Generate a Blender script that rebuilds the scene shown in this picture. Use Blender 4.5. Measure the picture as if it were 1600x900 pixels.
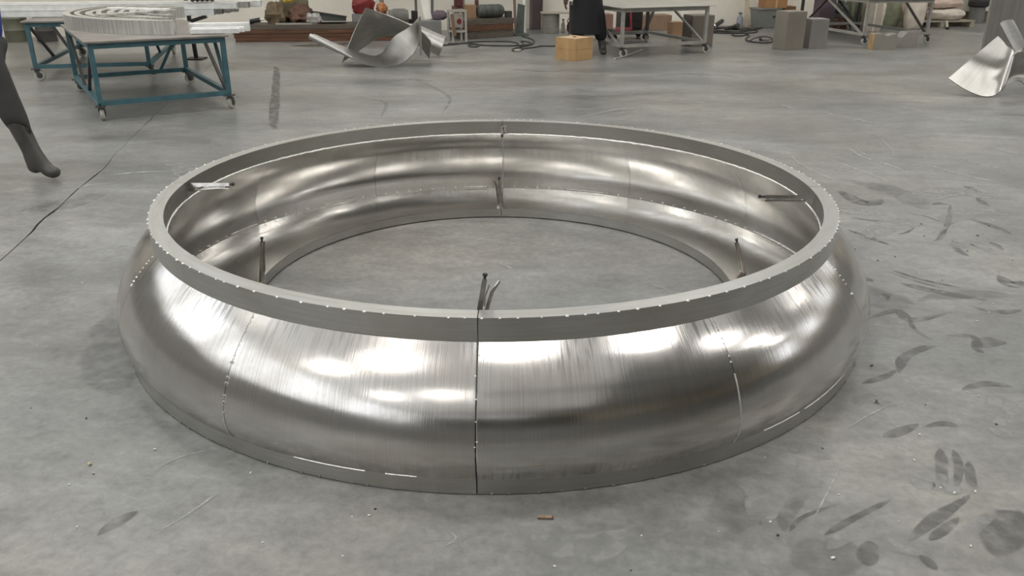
import bpy, bmesh, math, random
from mathutils import Vector, Matrix, noise

random.seed(7)
for o in list(bpy.data.objects):
    bpy.data.objects.remove(o)
SC = bpy.context.scene
COL = SC.collection
PI = math.pi

# ------------------------------------------------------------------ camera, sky, exposure
CAM_H = 1.600
cam_d = bpy.data.cameras.new('camera')
cam_d.sensor_width = 36.0
cam_d.lens = 36.0 * 1300.46 / 1600.0
cam_d.clip_end = 200
cam = bpy.data.objects.new('camera', cam_d)
COL.objects.link(cam)
cam.matrix_world = (Matrix.Translation((0, 0, CAM_H)) @ Matrix.Rotation(PI / 2 - 0.3944, 4, 'X')
                    @ Matrix.Rotation(0.0035, 4, 'Z'))
SC.camera = cam

world = bpy.data.worlds.new('daylight')
SC.world = world
world.use_nodes = True
world.node_tree.nodes['Background'].inputs[0].default_value = (0.85, 0.92, 1.0, 1)
world.node_tree.nodes['Background'].inputs[1].default_value = 0.8

SC.view_settings.view_transform = 'Standard'
SC.view_settings.look = 'None'
SC.view_settings.gamma = 1.0
SC.view_settings.use_curve_mapping = False
SC.view_settings.exposure = -0.55
SC.cycles.use_denoising = True
SC.cycles.max_bounces = 10
SC.cycles.glossy_bounces = 8
SC.cycles.diffuse_bounces = 5
SC.cycles.sample_clamp_indirect = 8.0
SC.cycles.caustics_reflective = True
SC.cycles.blur_glossy = 0.3

SKY_POWER = 12.5       # daylight through the translucent roof panels
ROOF_GLOW = 0.5        # weak glow of the unseen roof sheets added to brighten reflections
WIN_POWER = 2.2        # daylight through the frosted wall windows

# ------------------------------------------------------------------ materials
MATS = {}


def mat(name, color, rough=0.6, metal=0.0, var=0.12, scale=6.0, bump=0.0, emit=None, spec=0.5, stretch=None, detail=4):
    """Procedural material: base colour broken up by noise, noise-driven roughness, optional fine bump."""
    if name in MATS:
        return MATS[name]
    m = bpy.data.materials.new(name)
    m.use_nodes = True
    nt = m.node_tree
    b = nt.nodes['Principled BSDF']
    tc = nt.nodes.new('ShaderNodeTexCoord')
    mp = nt.nodes.new('ShaderNodeMapping')
    nt.links.new(tc.outputs['Object'], mp.inputs[0])
    if stretch:
        mp.inputs['Scale'].default_value = stretch
    nz = nt.nodes.new('ShaderNodeTexNoise')
    nz.inputs['Scale'].default_value = scale
    nz.inputs['Detail'].default_value = detail
    nt.links.new(mp.outputs[0], nz.inputs['Vector'])
    rp = nt.nodes.new('ShaderNodeValToRGB')
    rp.color_ramp.elements[0].position = 0.3
    rp.color_ramp.elements[1].position = 0.7
    c = color
    rp.color_ramp.elements[0].color = (c[0] * (1 - var), c[1] * (1 - var), c[2] * (1 - var), 1)
    rp.color_ramp.elements[1].color = (min(1, c[0] * (1 + var)), min(1, c[1] * (1 + var)), min(1, c[2] * (1 + var)), 1)
    nt.links.new(nz.outputs['Fac'], rp.inputs[0])
    nt.links.new(rp.outputs[0], b.inputs['Base Color'])
    mr = nt.nodes.new('ShaderNodeMapRange')
    mr.inputs[3].default_value = max(0.02, rough * 0.85)
    mr.inputs[4].default_value = min(1, rough * 1.15)
    nt.links.new(nz.outputs['Fac'], mr.inputs[0])
    nt.links.new(mr.outputs[0], b.inputs['Roughness'])
    b.inputs['Metallic'].default_value = metal
    b.inputs['Specular IOR Level'].default_value = spec
    if bump:
        bp = nt.nodes.new('ShaderNodeBump')
        bp.inputs['Strength'].default_value = bump
        bp.inputs['Distance'].default_value = 0.01
        nt.links.new(nz.outputs['Fac'], bp.inputs['Height'])
        nt.links.new(bp.outputs[0], b.inputs['Normal'])
    if emit:
        b.inputs['Emission Color'].default_value = (*emit[0], 1)
        b.inputs['Emission Strength'].default_value = emit[1]
    MATS[name] = m
    return m


def N(nt, t, **kw):
    n = nt.nodes.new(t)
    for k, v in kw.items():
        setattr(n, k, v)
    return n


def concrete():
    m = bpy.data.materials.new('polished_concrete')
    m.use_nodes = True
    nt = m.node_tree
    L = nt.links.new
    b = nt.nodes['Principled BSDF']
    tc = N(nt, 'ShaderNodeTexCoord')

    def nz(scale, detail, dist, st=(1, 1, 1), rough=0.55):
        mp = N(nt, 'ShaderNodeMapping')
        mp.inputs['Scale'].default_value = st
        mp.inputs['Rotation'].default_value = (0, 0, 0.35)
        L(tc.outputs['Object'], mp.inputs[0])
        n = N(nt, 'ShaderNodeTexNoise')
        n.inputs['Scale'].default_value = scale
        n.inputs['Detail'].default_value = detail
        n.inputs['Distortion'].default_value = dist
        n.inputs['Roughness'].default_value = rough
        L(mp.outputs[0], n.inputs['Vector'])
        return n

    def ramp(src, p0, c0, p1, c1):
        r = N(nt, 'ShaderNodeValToRGB')
        r.color_ramp.elements[0].position = p0
        r.color_ramp.elements[0].color = (*c0, 1)
        r.color_ramp.elements[1].position = p1
        r.color_ramp.elements[1].color = (*c1, 1)
        L(src, r.inputs[0])
        return r

    def mix(kind, fac, a, bb):
        x = N(nt, 'ShaderNodeMix', data_type='RGBA', blend_type=kind)
        if isinstance(fac, float):
            x.inputs[0].default_value = fac
        else:
            L(fac, x.inputs[0])
        L(a, x.inputs[6])
        L(bb, x.inputs[7])
        return x.outputs[2]

    big = nz(0.55, 5, 0.0)
    base = ramp(big.outputs['Fac'], 0.32, (0.168, 0.169, 0.164), 0.70, (0.268, 0.268, 0.258))
    trow = nz(1.3, 10, 0.0, (0.55, 1.25, 1), 0.60)
    tr = ramp(trow.outputs['Fac'], 0.32, (0.72, 0.72, 0.725), 0.68, (1.24, 1.24, 1.23))
    c = mix('MULTIPLY', 1.0, base.outputs[0], tr.outputs[0])
    fine = nz(26, 6, 0.4, (1, 1, 1), 0.7)
    fr = ramp(fine.outputs['Fac'], 0.34, (0.84, 0.84, 0.84), 0.66, (1.15, 1.15, 1.15))
    c = mix('MULTIPLY', 1.0, c, fr.outputs[0])
    mid = nz(7.0, 9, 0.0, (0.7, 1.15, 1), 0.68)
    md = ramp(mid.outputs['Fac'], 0.34, (0.80, 0.80, 0.80), 0.66, (1.20, 1.20, 1.195))
    c = mix('MULTIPLY', 1.0, c, md.outputs[0])
    warm = nz(0.45, 3, 0.0, (1, 1.4, 1), 0.5)
    wr = ramp(warm.outputs['Fac'], 0.40, (0.99, 1.0, 1.005), 0.64, (1.05, 1.0, 0.95))
    c = mix('MULTIPLY', 1.0, c, wr.outputs[0])
    L(c, b.inputs['Base Color'])
    rr = N(nt, 'ShaderNodeMapRange')
    rr.inputs[1].default_value = 0.3
    rr.inputs[2].default_value = 0.7
    rr.inputs[3].default_value = 0.285
    rr.inputs[4].default_value = 0.40
    L(trow.outputs['Fac'], rr.inputs[0])
    L(rr.outputs[0], b.inputs['Roughness'])
    b.inputs['Specular IOR Level'].default_value = 0.5
    MATS['concrete'] = m
    return m


def steel(name, color=(0.60, 0.585, 0.55), r0=0.16, r1=0.34, brush=(3, 260), stain=0.35, bump=0.10, wave=0.0, scratch=None):
    """Ground stainless steel; UV u runs round the ring in metres, v along the profile in metres."""
    m = bpy.data.materials.new(name)
    m.use_nodes = True
    nt = m.node_tree
    L = nt.links.new
    b = nt.nodes['Principled BSDF']
    uv = N(nt, 'ShaderNodeUVMap')
    mp = N(nt, 'ShaderNodeMapping')
    mp.inputs['Scale'].default_value = (brush[1], brush[0], 1)
    L(uv.outputs[0], mp.inputs[0])
    n1 = N(nt, 'ShaderNodeTexNoise')
    n1.inputs['Scale'].default_value = 1.0
    n1.inputs['Detail'].default_value = 3
    L(mp.outputs[0], n1.inputs['Vector'])
    mp2 = N(nt, 'ShaderNodeMapping')
    mp2.inputs['Scale'].default_value = (3.0, 4.5, 1)
    L(uv.outputs[0], mp2.inputs[0])
    n2 = N(nt, 'ShaderNodeTexNoise')
    n2.inputs['Scale'].default_value = 1.0
    n2.inputs['Detail'].default_value = 7
    n2.inputs['Roughness'].default_value = 0.6
    n2.inputs['Distortion'].default_value = 0.5
    L(mp2.outputs[0], n2.inputs['Vector'])
    rp = N(nt, 'ShaderNodeValToRGB')
    rp.color_ramp.elements[0].position = 0.34
    rp.color_ramp.elements[1].position = 0.62
    k = 1 - stain
    rp.color_ramp.elements[0].color = (color[0] * k, color[1] * k * 0.98, color[2] * k * 0.94, 1)
    rp.color_ramp.elements[1].color = (*color, 1)
    L(n2.outputs['Fac'], rp.inputs[0])
    r2 = N(nt, 'ShaderNodeValToRGB')
    r2.color_ramp.elements[0].position = 0.3
    r2.color_ramp.elements[0].color = (0.86, 0.86, 0.86, 1)
    r2.color_ramp.elements[1].position = 0.65
    r2.color_ramp.elements[1].color = (1, 1, 1, 1)
    L(n1.outputs['Fac'], r2.inputs[0])
    mx = N(nt, 'ShaderNodeMix', data_type='RGBA', blend_type='MULTIPLY')
    mx.inputs[0].default_value = 1.0
    L(rp.outputs[0], mx.inputs[6])
    L(r2.outputs[0], mx.inputs[7])
    base_out = mx.outputs[2]
    if scratch:
        # coarse grinding marks along the profile, only near its two edges (v ranges) and in patches
        sx = N(nt, 'ShaderNodeSeparateXYZ')
        L(uv.outputs[0], sx.inputs[0])
        mpa = N(nt, 'ShaderNodeMapping')
        mpa.inputs['Scale'].default_value = (70, 7, 1)
        mpa.inputs['Rotation'].default_value = (0, 0, 0.12)
        L(uv.outputs[0], mpa.inputs[0])
        na = N(nt, 'ShaderNodeTexNoise')
        na.inputs['Scale'].default_value = 1.0
        na.inputs['Detail'].default_value = 4
        L(mpa.outputs[0], na.inputs['Vector'])
        ra = N(nt, 'ShaderNodeMapRange')
        ra.inputs[1].default_value = 0.50
        ra.inputs[2].default_value = 0.60
        L(na.outputs['Fac'], ra.inputs[0])
        mpb = N(nt, 'ShaderNodeMapping')
        mpb.inputs['Scale'].default_value = (2.2, 1.0, 1)
        L(uv.outputs[0], mpb.inputs[0])
        nb = N(nt, 'ShaderNodeTexNoise')
        nb.inputs['Scale'].default_value = 1.0
        nb.inputs['Detail'].default_value = 2
        L(mpb.outputs[0], nb.inputs['Vector'])
        rb = N(nt, 'ShaderNodeMapRange')
        rb.inputs[1].default_value = 0.44
        rb.inputs[2].default_value = 0.60
        L(nb.outputs['Fac'], rb.inputs[0])
        tot = None
        for v0, v1 in scratch:
            q = N(nt, 'ShaderNodeMapRange', interpolation_type='SMOOTHSTEP')
            q.inputs[1].default_value = v0
            q.inputs[2].default_value = v1
            q.inputs[3].default_value = 1.0
            q.inputs[4].default_value = 0.0
            L(sx.outputs[1], q.inputs[0])
            if tot is None:
                tot = q.outputs[0]
            else:
                ad = N(nt, 'ShaderNodeMath', operation='MAXIMUM')
                L(tot, ad.inputs[0])
                L(q.outputs[0], ad.inputs[1])
                tot = ad.outputs[0]
        m1 = N(nt, 'ShaderNodeMath', operation='MULTIPLY')
        L(ra.outputs[0], m1.inputs[0])
        L(rb.outputs[0], m1.inputs[1])
        m2 = N(nt, 'ShaderNodeMath', operation='MULTIPLY')
        L(m1.outputs[0], m2.inputs[0])
        L(tot, m2.inputs[1])
        m3 = N(nt, 'ShaderNodeMath', operation='MULTIPLY')
        L(m2.outputs[0], m3.inputs[0])
        m3.inputs[1].default_value = 0.55
        dk = N(nt, 'ShaderNodeMix', data_type='RGBA', blend_type='MIX')
        L(m3.outputs[0], dk.inputs[0])
        L(base_out, dk.inputs[6])
        dk.inputs[7].default_value = (0.16, 0.155, 0.15, 1)
        base_out = dk.outputs[2]
    L(base_out, b.inputs['Base Color'])
    mr = N(nt, 'ShaderNodeMapRange')
    mr.inputs[1].default_value = 0.3
    mr.inputs[2].default_value = 0.7
    mr.inputs[3].default_value = r1
    mr.inputs[4].default_value = r0
    L(n2.outputs['Fac'], mr.inputs[0])
    L(mr.outputs[0], b.inputs['Roughness'])
    b.inputs['Metallic'].default_value = 1.0
    h = n1.outputs['Fac']
    bp = N(nt, 'ShaderNodeBump')
    bp.inputs['Strength'].default_value = bump
    bp.inputs['Distance'].default_value = 0.002
    L(h, bp.inputs['Height'])
    if wave:
        mp3 = N(nt, 'ShaderNodeMapping')
        mp3.inputs['Scale'].default_value = (2.2, 5.0, 1)
        L(uv.outputs[0], mp3.inputs[0])
        n3 = N(nt, 'ShaderNodeTexNoise')
        n3.inputs['Scale'].default_value = 1.0
        n3.inputs['Detail'].default_value = 1.5
        L(mp3.outputs[0], n3.inputs['Vector'])
        b2 = N(nt, 'ShaderNodeBump')
        b2.inputs['Strength'].default_value = wave
        b2.inputs['Distance'].default_value = 0.03
        L(n3.outputs['Fac'], b2.inputs['Height'])
        L(bp.outputs[0], b2.inputs['Normal'])
        L(b2.outputs[0], b.inputs['Normal'])
    else:
        L(bp.outputs[0], b.inputs['Normal'])
    MATS[name] = m
    return m


# ------------------------------------------------------------------ object helpers
WORLD = {}         # world matrix of every built object, by name


class MB:
    """Collects shapes in world (or local) coordinates and links them as ONE mesh object."""

    def __init__(self, T=None):
        self.v, self.f, self.uv = [], [], {}
        self.T = T or Matrix.Identity(4)

    def add(self, vs, fs, uvs=None):
        o = len(self.v)
        self.v += [self.T @ Vector(p) for p in vs]
        for i, f in enumerate(fs):
            if uvs:
                self.uv[len(self.f)] = [uvs[k] for k in f]
            self.f.append([o + k for k in f])
        return self

    def box(self, c, s, rz=0.0, M=None, bev=0.0):
        x, y, z = s[0] / 2, s[1] / 2, s[2] / 2
        R = (M or Matrix.Rotation(rz, 4, 'Z'))
        if bev <= 0:
            vs = [(a, b, d) for a in (-x, x) for b in (-y, y) for d in (-z, z)]
            fs = [(0, 1, 3, 2), (4, 6, 7, 5), (0, 4, 5, 1), (2, 3, 7, 6), (0, 2, 6, 4), (1, 5, 7, 3)]
        else:
            k = bev
            loop = [(-x + k, -y), (x - k, -y), (x, -y + k), (x, y - k), (x - k, y), (-x + k, y), (-x, y - k), (-x, -y + k)]
            lay = [(-z, 1 - k / max(x, y)), (-z + k, 1), (z - k, 1), (z, 1 - k / max(x, y))]
            vs = [(p[0] * q, p[1] * q, zz) for zz, q in lay for p in loop]
            fs = [tuple(range(7, -1, -1)), tuple(range(24, 32))]
            for r in range(3):
                for i in range(8):
                    j = (i + 1) % 8
                    fs.append((r * 8 + i, r * 8 + j, r * 8 + 8 + j, r * 8 + 8 + i))
        return self.add([Vector(c) + (R @ Vector(p)) for p in vs], fs)

    def bar(self, a, b, w, h, up=(0, 0, 1)):
        """rectangular bar from a to b"""
        a, b = Vector(a), Vector(b)
        d = (b - a).normalized()
        u = Vector(up)
        if abs(d.dot(u)) > 0.95:
            u = Vector((0, 1, 0))
        s = d.cross(u).normalized()
        t = s.cross(d).normalized()
        vs = []
        for p in (a, b):
            for i, j in ((-1, -1), (1, -1), (1, 1), (-1, 1)):
                vs.append(p + s * (i * w / 2) + t * (j * h / 2))
        return self.add(vs, [(3, 2, 1, 0), (4, 5, 6, 7)] + [(i, (i + 1) % 4, 4 + (i + 1) % 4, 4 + i) for i in range(4)])

    def tube(self, pts, r, n=8, closed=False, cap=True):
        pts = [Vector(p) for p in pts]
        m = len(pts)
        rs = r if isinstance(r, (list, tuple)) else [r] * m
        vs, fs = [], []
        pu = None
        for i, p in enumerate(pts):
            a = pts[i - 1] if (i or closed) else p
            b = pts[(i + 1) % m] if (i < m - 1 or closed) else p
            d = (b - a).normalized()
            u = pu - d * pu.dot(d) if pu is not None else (Vector((0, 0, 1)) if abs(d.z) < 0.9 else Vector((1, 0, 0)))
            s = u - d * u.dot(d)
            s.normalize()
            t = d.cross(s)
            pu = s
            for k in range(n):
                an = 2 * PI * k / n
                vs.append(p + (s * math.cos(an) + t * math.sin(an)) * rs[i])
        for i in range(m if closed else m - 1):
            j = (i + 1) % m
            for k in range(n):
                l = (k + 1) % n
                fs.append((i * n + k, i * n + l, j * n + l, j * n + k))
        if cap and not closed:
            fs.append(tuple(range(n - 1, -1, -1)))
            fs.append(tuple((m - 1) * n + k for k in range(n)))
        return self.add(vs, fs)

    def cyl(self, a, b, r0, r1=None, n=16):
        return self.tube([a, b], [r0, r0 if r1 is None else r1], n)

    def lathe(self, prof, c=(0, 0, 0), n=24, M=None, cap=True):
        vs, fs = [], []
        M = M or Matrix.Identity(4)
        for r, z in prof:
            for k in range(n):
                a = 2 * PI * k / n
                vs.append(Vector(c) + (M @ Vector((r * math.cos(a), r * math.sin(a), z))))
        for i in range(len(prof) - 1):
            for k in range(n):
                l = (k + 1) % n
                fs.append((i * n + k, i * n + l, (i + 1) * n + l, (i + 1) * n + k))
        if cap:
            fs.append(tuple(range(n - 1, -1, -1)))
            fs.append(tuple((len(prof) - 1) * n + k for k in range(n)))
        return self.add(vs, fs)

    def blob(self, c, s, seed=0, amp=0.15, fr=2.0, nu=20, nv=12, rz=0.0, flat=True, power=1.0):
        """lumpy closed bag-like body resting on its flattened underside"""
        vs, fs = [], []
        for j in range(nv + 1):
            th = PI * j / nv
            for i in range(nu):
                ph = 2 * PI * i / nu
                d = Vector((math.sin(th) * math.cos(ph), math.sin(th) * math.sin(ph), -math.cos(th)))
                q = Vector([math.copysign(abs(k) ** power, k) for k in d])
                k = 1 + amp * noise.noise(d * fr + Vector((seed * 3.1, seed, 0)))  + 0.4 * amp * noise.noise(d * fr * 3 + Vector((seed, 5, 0)))
                p = Vector((q.x * s[0] * k, q.y * s[1] * k, q.z * s[2] * k))
                if flat:
                    p.z = max(p.z, -s[2] * 0.8)
                x = p.x * math.cos(rz) - p.y * math.sin(rz)
                y = p.x * math.sin(rz) + p.y * math.cos(rz)
                vs.append((c[0] + x, c[1] + y, c[2] + p.z + s[2] * (0.8 if flat else 0)))
        for j in range(nv):
            for i in range(nu):
                l = (i + 1) % nu
                fs.append((j * nu + i, j * nu + l, (j + 1) * nu + l, (j + 1) * nu + i))
        return self.add(vs, fs)

    def sheet(self, grid, th, sub=6):
        """smooth thick sheet through a grid of control points (rows of equal length)"""
        def cr(p0, p1, p2, p3, t):
            return 0.5 * ((2 * p1) + (p2 - p0) * t + (2 * p0 - 5 * p1 + 4 * p2 - p3) * t * t + (3 * p1 - p0 - 3 * p2 + p3) * t ** 3)

        def refine(row):
            P = [2 * row[0] - row[1]] + row + [2 * row[-1] - row[-2]]
            out = []
            for i in range(1, len(P) - 2):
                for k in range(sub):
                    out.append(cr(P[i - 1], P[i], P[i + 1], P[i + 2], k / sub))
            out.append(row[-1])
            return out
        G = [refine([Vector(p) for p in r]) for r in grid]
        cols = [refine([G[j][i] for j in range(len(G))]) for i in range(len(G[0]))]
        nu, nv = len(cols), len(cols[0])
        nor = [[None] * nv for _ in range(nu)]
        for i in range(nu):
            for j in range(nv):
                du = cols[min(i + 1, nu - 1)][j] - cols[max(i - 1, 0)][j]
                dv = cols[i][min(j + 1, nv - 1)] - cols[i][max(j - 1, 0)]
                nn = du.cross(dv)
                nor[i][j] = nn.normalized() if nn.length > 1e-9 else Vector((0, 0, 1))
        vs, fs, uvs = [], [], []
        for s in (0.5, -0.5):
            for i in range(nu):
                for j in range(nv):
                    vs.append(cols[i][j] + nor[i][j] * (s * th))
                    uvs.append((i * 0.03, j * 0.03))
        K = nu * nv
        for i in range(nu - 1):
            for j in range(nv - 1):
                a, b2, c2, d2 = i * nv + j, (i + 1) * nv + j, (i + 1) * nv + j + 1, i * nv + j + 1
                fs.append((a, b2, c2, d2))
                fs.append((K + d2, K + c2, K + b2, K + a))
        edge = [(i, 0) for i in range(nu)] + [(nu - 1, j) for j in range(1, nv)] + [(i, nv - 1) for i in range(nu - 2, -1, -1)] + [(0, j) for j in range(nv - 2, 0, -1)]
        for k in range(len(edge)):
            p, q = edge[k], edge[(k + 1) % len(edge)]
            a, b2 = p[0] * nv + p[1], q[0] * nv + q[1]
            fs.append((b2, a, K + a, K + b2))
        return self.add(vs, fs, uvs)

    def build(self, name, material, parent=None, smooth=False, bevel=0.0):
        me = bpy.data.meshes.new(name)
        inv = WORLD.get(parent.name, Matrix.Identity(4)).inverted() if parent else Matrix.Identity(4)
        me.from_pydata([tuple(inv @ p) for p in self.v], [], self.f)
        if self.uv:
            ul = me.uv_layers.new(name='UVMap')
            for pi, poly in enumerate(me.polygons):
                if pi in self.uv:
                    for k, li in enumerate(poly.loop_indices):
                        ul.data[li].uv = self.uv[pi][k]
        me.validate()
        bm = bmesh.new()
        bm.from_mesh(me)
        bmesh.ops.recalc_face_normals(bm, faces=bm.faces)
        bm.to_mesh(me)
        bm.free()
        me.materials.append(material)
        if smooth:
            me.polygons.foreach_set('use_smooth', [True] * len(me.polygons))
        ob = bpy.data.objects.new(name, me)
        COL.objects.link(ob)
        if parent:
            ob.parent = parent
            WORLD[ob.name] = WORLD.get(parent.name, Matrix.Identity(4))
        if smooth:
            try:
                me.set_sharp_from_angle(angle=math.radians(40))
            except Exception:
                pass
        if bevel:
            bv = ob.modifiers.new('bevel', 'BEVEL')
            bv.width = bevel
            bv.segments = 2
            bv.limit_method = 'ANGLE'
        return ob


def tag(o, label, cat, group=None):
    o['label'] = label
    o['category'] = cat
    if group:
        o['group'] = group
    return o


def thing(name, label, cat, loc=(0, 0, 0), rz=0.0, group=None):
    o = bpy.data.objects.new(name, None)
    o.empty_display_size = 0.1
    COL.objects.link(o)
    o.location = loc
    o.rotation_euler = (0, 0, rz)
    WORLD[o.name] = Matrix.Translation(loc) @ Matrix.Rotation(rz, 4, 'Z')
    return tag(o, label, cat, group)


def struct(o):
    o['kind'] = 'structure'
    return o


def stuff(o):
    o['kind'] = 'stuff'
    return o


def loc_m(x, y, z, rz=0.0):
    return Matrix.Translation((x, y, z)) @ Matrix.Rotation(rz, 4, 'Z')


def spline(P, n=10):
    P = [Vector(p) for p in P]
    P = [2 * P[0] - P[1]] + P + [2 * P[-1] - P[-2]]
    out = []
    for i in range(1, len(P) - 2):
        p0, p1, p2, p3 = P[i - 1:i + 3]
        for k in range(n):
            t = k / n
            out.append(0.5 * ((2 * p1) + (p2 - p0) * t + (2 * p0 - 5 * p1 + 4 * p2 - p3) * t * t + (3 * p1 - p0 - 3 * p2 + p3) * t ** 3))
    out.append(P[-2])
    return out

# ------------------------------------------------------------------ the hall (axes turned 11.5 degrees against the camera)
HA = math.radians(11.5)
UX, UY = Vector((math.cos(HA), math.sin(HA), 0)), Vector((-math.sin(HA), math.cos(HA), 0))
W0 = Vector((0.354, 17.25, 0))        # a point at the foot of the back wall


def hall(s, d, z=0.0):
    """s metres along the back wall from W0 (to the right), d metres out from it into the hall"""
    p = W0 + UX * s - UY * d
    return Vector((p.x, p.y, z))


SL, SR, DB, HH = -15.0, 19.0, 34.0, 8.2     # left wall, right wall, depth, eaves height
M_conc = concrete()
M_wall = mat('whitewashed_wall', (0.80, 0.75, 0.655), 0.85, var=0.10, scale=1.6, bump=0.15, detail=8)
M_wallr = mat('ochre_wall', (0.50, 0.46, 0.37), 0.8, var=0.12, scale=1.2)
M_roof = mat('painted_roof_sheet', (0.78, 0.78, 0.77), 0.6, var=0.05, scale=2)
M_base = mat('brown_skirting', (0.16, 0.12, 0.095), 0.8, var=0.3, scale=5)
M_groove = mat('joint_dirt', (0.085, 0.083, 0.078), 0.9, var=0.3, scale=30)

# floor: two slabs with a recessed, chipped saw joint between them
JP = [(-1.90, -26.0), (-2.55, 2.2), (-2.76, 4.2), (-2.95, 5.2), (-3.117, 6.241), (-3.36, 7.3), (-3.559, 8.27), (-6.1, 22.5)]
jl, jr = [], []
for i in range(len(JP) - 1):
    a, b = Vector((*JP[i], 0)), Vector((*JP[i + 1], 0))
    k = max(2, int((b - a).length / 0.12)) if 1 <= i <= 5 else 8
    for j in range(k):
        p = a.lerp(b, j / k)
        w = (0.003 + 0.011 * max(0, noise.noise(p * 5) + .1)) * (1 if p.y < 6.4 else .35)
        q = 0.02 * noise.noise(p * 3.0) + .008 * noise.noise(p * 14)
        jl.append((p.x - w + q, p.y, 0))
        jr.append((p.x + w + q, p.y, 0))
jl.append((JP[-1][0] - .01, JP[-1][1], 0))
jr.append((JP[-1][0] + .01, JP[-1][1], 0))
fm = MB()
n = len(jl)
XL, XR = -24.0, 30.0
fm.add([(XL, p[1], 0) for p in jl] + jl, [(i, n + i, n + i + 1, i + 1) for i in range(n - 1)])
fm.add(jr + [(XR, p[1], 0) for p in jr], [(i, n + i, n + i + 1, i + 1) for i in range(n - 1)])
floor = struct(fm.build('floor', M_conc))
gm = MB()
lo = [(p[0], p[1], -0.012) for p in jl]
ro = [(p[0], p[1], -0.012) for p in jr]
gm.add(jl + lo, [(i, n + i, n + i + 1, i + 1) for i in range(n - 1)])
gm.add(jr + ro, [(i, i + 1, n + i + 1, n + i) for i in range(n - 1)])
gm.add(lo + ro, [(i, n + i, n + i + 1, i + 1) for i in range(n - 1)])
gm.build('joint_groove', M_groove, floor)


def wall(name, a, b, h, material, th=0.2, holes=()):
    """upright wall from a to b (inside face on the line a-b), with rectangular openings (u0,u1,z0,z1)"""
    a, b = Vector(a), Vector(b)
    d = (b - a)
    L = d.length
    d.normalize()
    nrm = Vector((d.y, -d.x, 0))
    us = sorted({0.0, L, *[q for hh in holes for q in hh[:2]]})
    zs = sorted({0.0, h, *[q for hh in holes for q in hh[2:]]})
    m = MB()
    for i in range(len(us) - 1):
        for j in range(len(zs) - 1):
            cu, cz = (us[i] + us[i + 1]) / 2, (zs[j] + zs[j + 1]) / 2
            if any(q[0] < cu < q[1] and q[2] < cz < q[3] for q in holes):
                continue
            p = [a + d * us[i], a + d * us[i + 1]]
            vs = [(*(pp + nrm * o)[:2], z) for o in (0, th) for z in (zs[j], zs[j + 1]) for pp in p]
            m.add(vs, [(0, 1, 3, 2), (4, 6, 7, 5), (0, 2, 6, 4), (1, 5, 7, 3), (2, 3, 7, 6), (0, 4, 5, 1)])
    return struct(m.build(name, material)), a, d, nrm


M_frame = mat('grey_window_frame', (0.30, 0.31, 0.31), 0.5, var=0.08)
M_pane = mat('frosted_daylight_pane', (0.8, 0.85, 0.88), 0.3, var=0.03, emit=((0.95, 0.97, 1.0), WIN_POWER))
M_sky = mat('translucent_roof_panel', (0.8, 0.85, 0.85), 0.5, var=0.03, emit=((1.0, 0.985, 0.95), SKY_POWER))
WN = [0]


def window(a, d, nrm, hole, nx=4):
    WN[0] += 1
    u0, u1, z0, z1 = hole
    m = MB()
    for z in (z0 + 0.03, (z0 + z1) / 2, z1 - 0.03):
        m.bar((*(a + d * u0 + nrm * 0.1)[:2], z), (*(a + d * u1 + nrm * 0.1)[:2], z), 0.07, 0.06)
    for k in range(nx + 1):
        u = u0 + 0.03 + (u1 - u0 - 0.06) * k / nx
        p = a + d * u + nrm * 0.1
        m.bar((p.x, p.y, z0), (p.x, p.y, z1), 0.06, 0.07)
    w = struct(m.build('window_%d' % WN[0], M_frame))
    q = MB()
    p0, p1 = a + d * u0 + nrm * 0.11, a + d * u1 + nrm * 0.11
    q.add([(p0.x, p0.y, z0), (p1.x, p1.y, z0), (p1.x, p1.y, z1), (p0.x, p0.y, z1),
           (p0.x + nrm.x * .01, p0.y + nrm.y * .01, z0), (p1.x + nrm.x * .01, p1.y + nrm.y * .01, z0),
           (p1.x + nrm.x * .01, p1.y + nrm.y * .01, z1), (p0.x + nrm.x * .01, p0.y + nrm.y * .01, z1)],
          [(0, 1, 2, 3), (7, 6, 5, 4), (0, 4, 5, 1), (1, 5, 6, 2), (2, 6, 7, 3), (3, 7, 4, 0)])
    q.build('pane', M_pane, w)


def wall_with_windows(name, a, b, material, holes):
    w, a, d, nrm = wall(name, a, b, HH, material, holes=holes)
    for h_ in holes:
        window(a, d, nrm, h_)


# back wall seen in the photograph; its windows sit above the frame, the top row added to brighten the flange
wall_with_windows('wall_back', hall(SR, 0), hall(SL, 0), M_wall,
                  [(SR - 11.6, SR - 10.5, 1.9, 3.5), (SR - 1.2, SR + 0.2, 3.8, 5.0), (SR + 1.5, SR + 2.8, 3.6, 5.0)]
                  + [(1.5 + 5.4 * k, 6.2 + 5.4 * k, 5.6, 7.7) for k in range(6)])
wall_with_windows('wall_left', hall(SL, 0), hall(SL, DB), M_wall, [(2 + 5.2 * k, 6.6 + 5.2 * k, 3.4, 7.8) for k in range(6)])
wall_with_windows('wall_right', hall(SR, DB), hall(SR, 0), M_wallr, [(13.5 + 5.2 * k, 16.7 + 5.2 * k, 4.6, 7.6) for k in range(4)])
wall_with_windows('wall_front', hall(SL, DB), hall(SR, DB), M_wallr, [(1.5, 5.5, 7.25, 8.0), (7, 11, 7.25, 8.0)])
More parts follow.
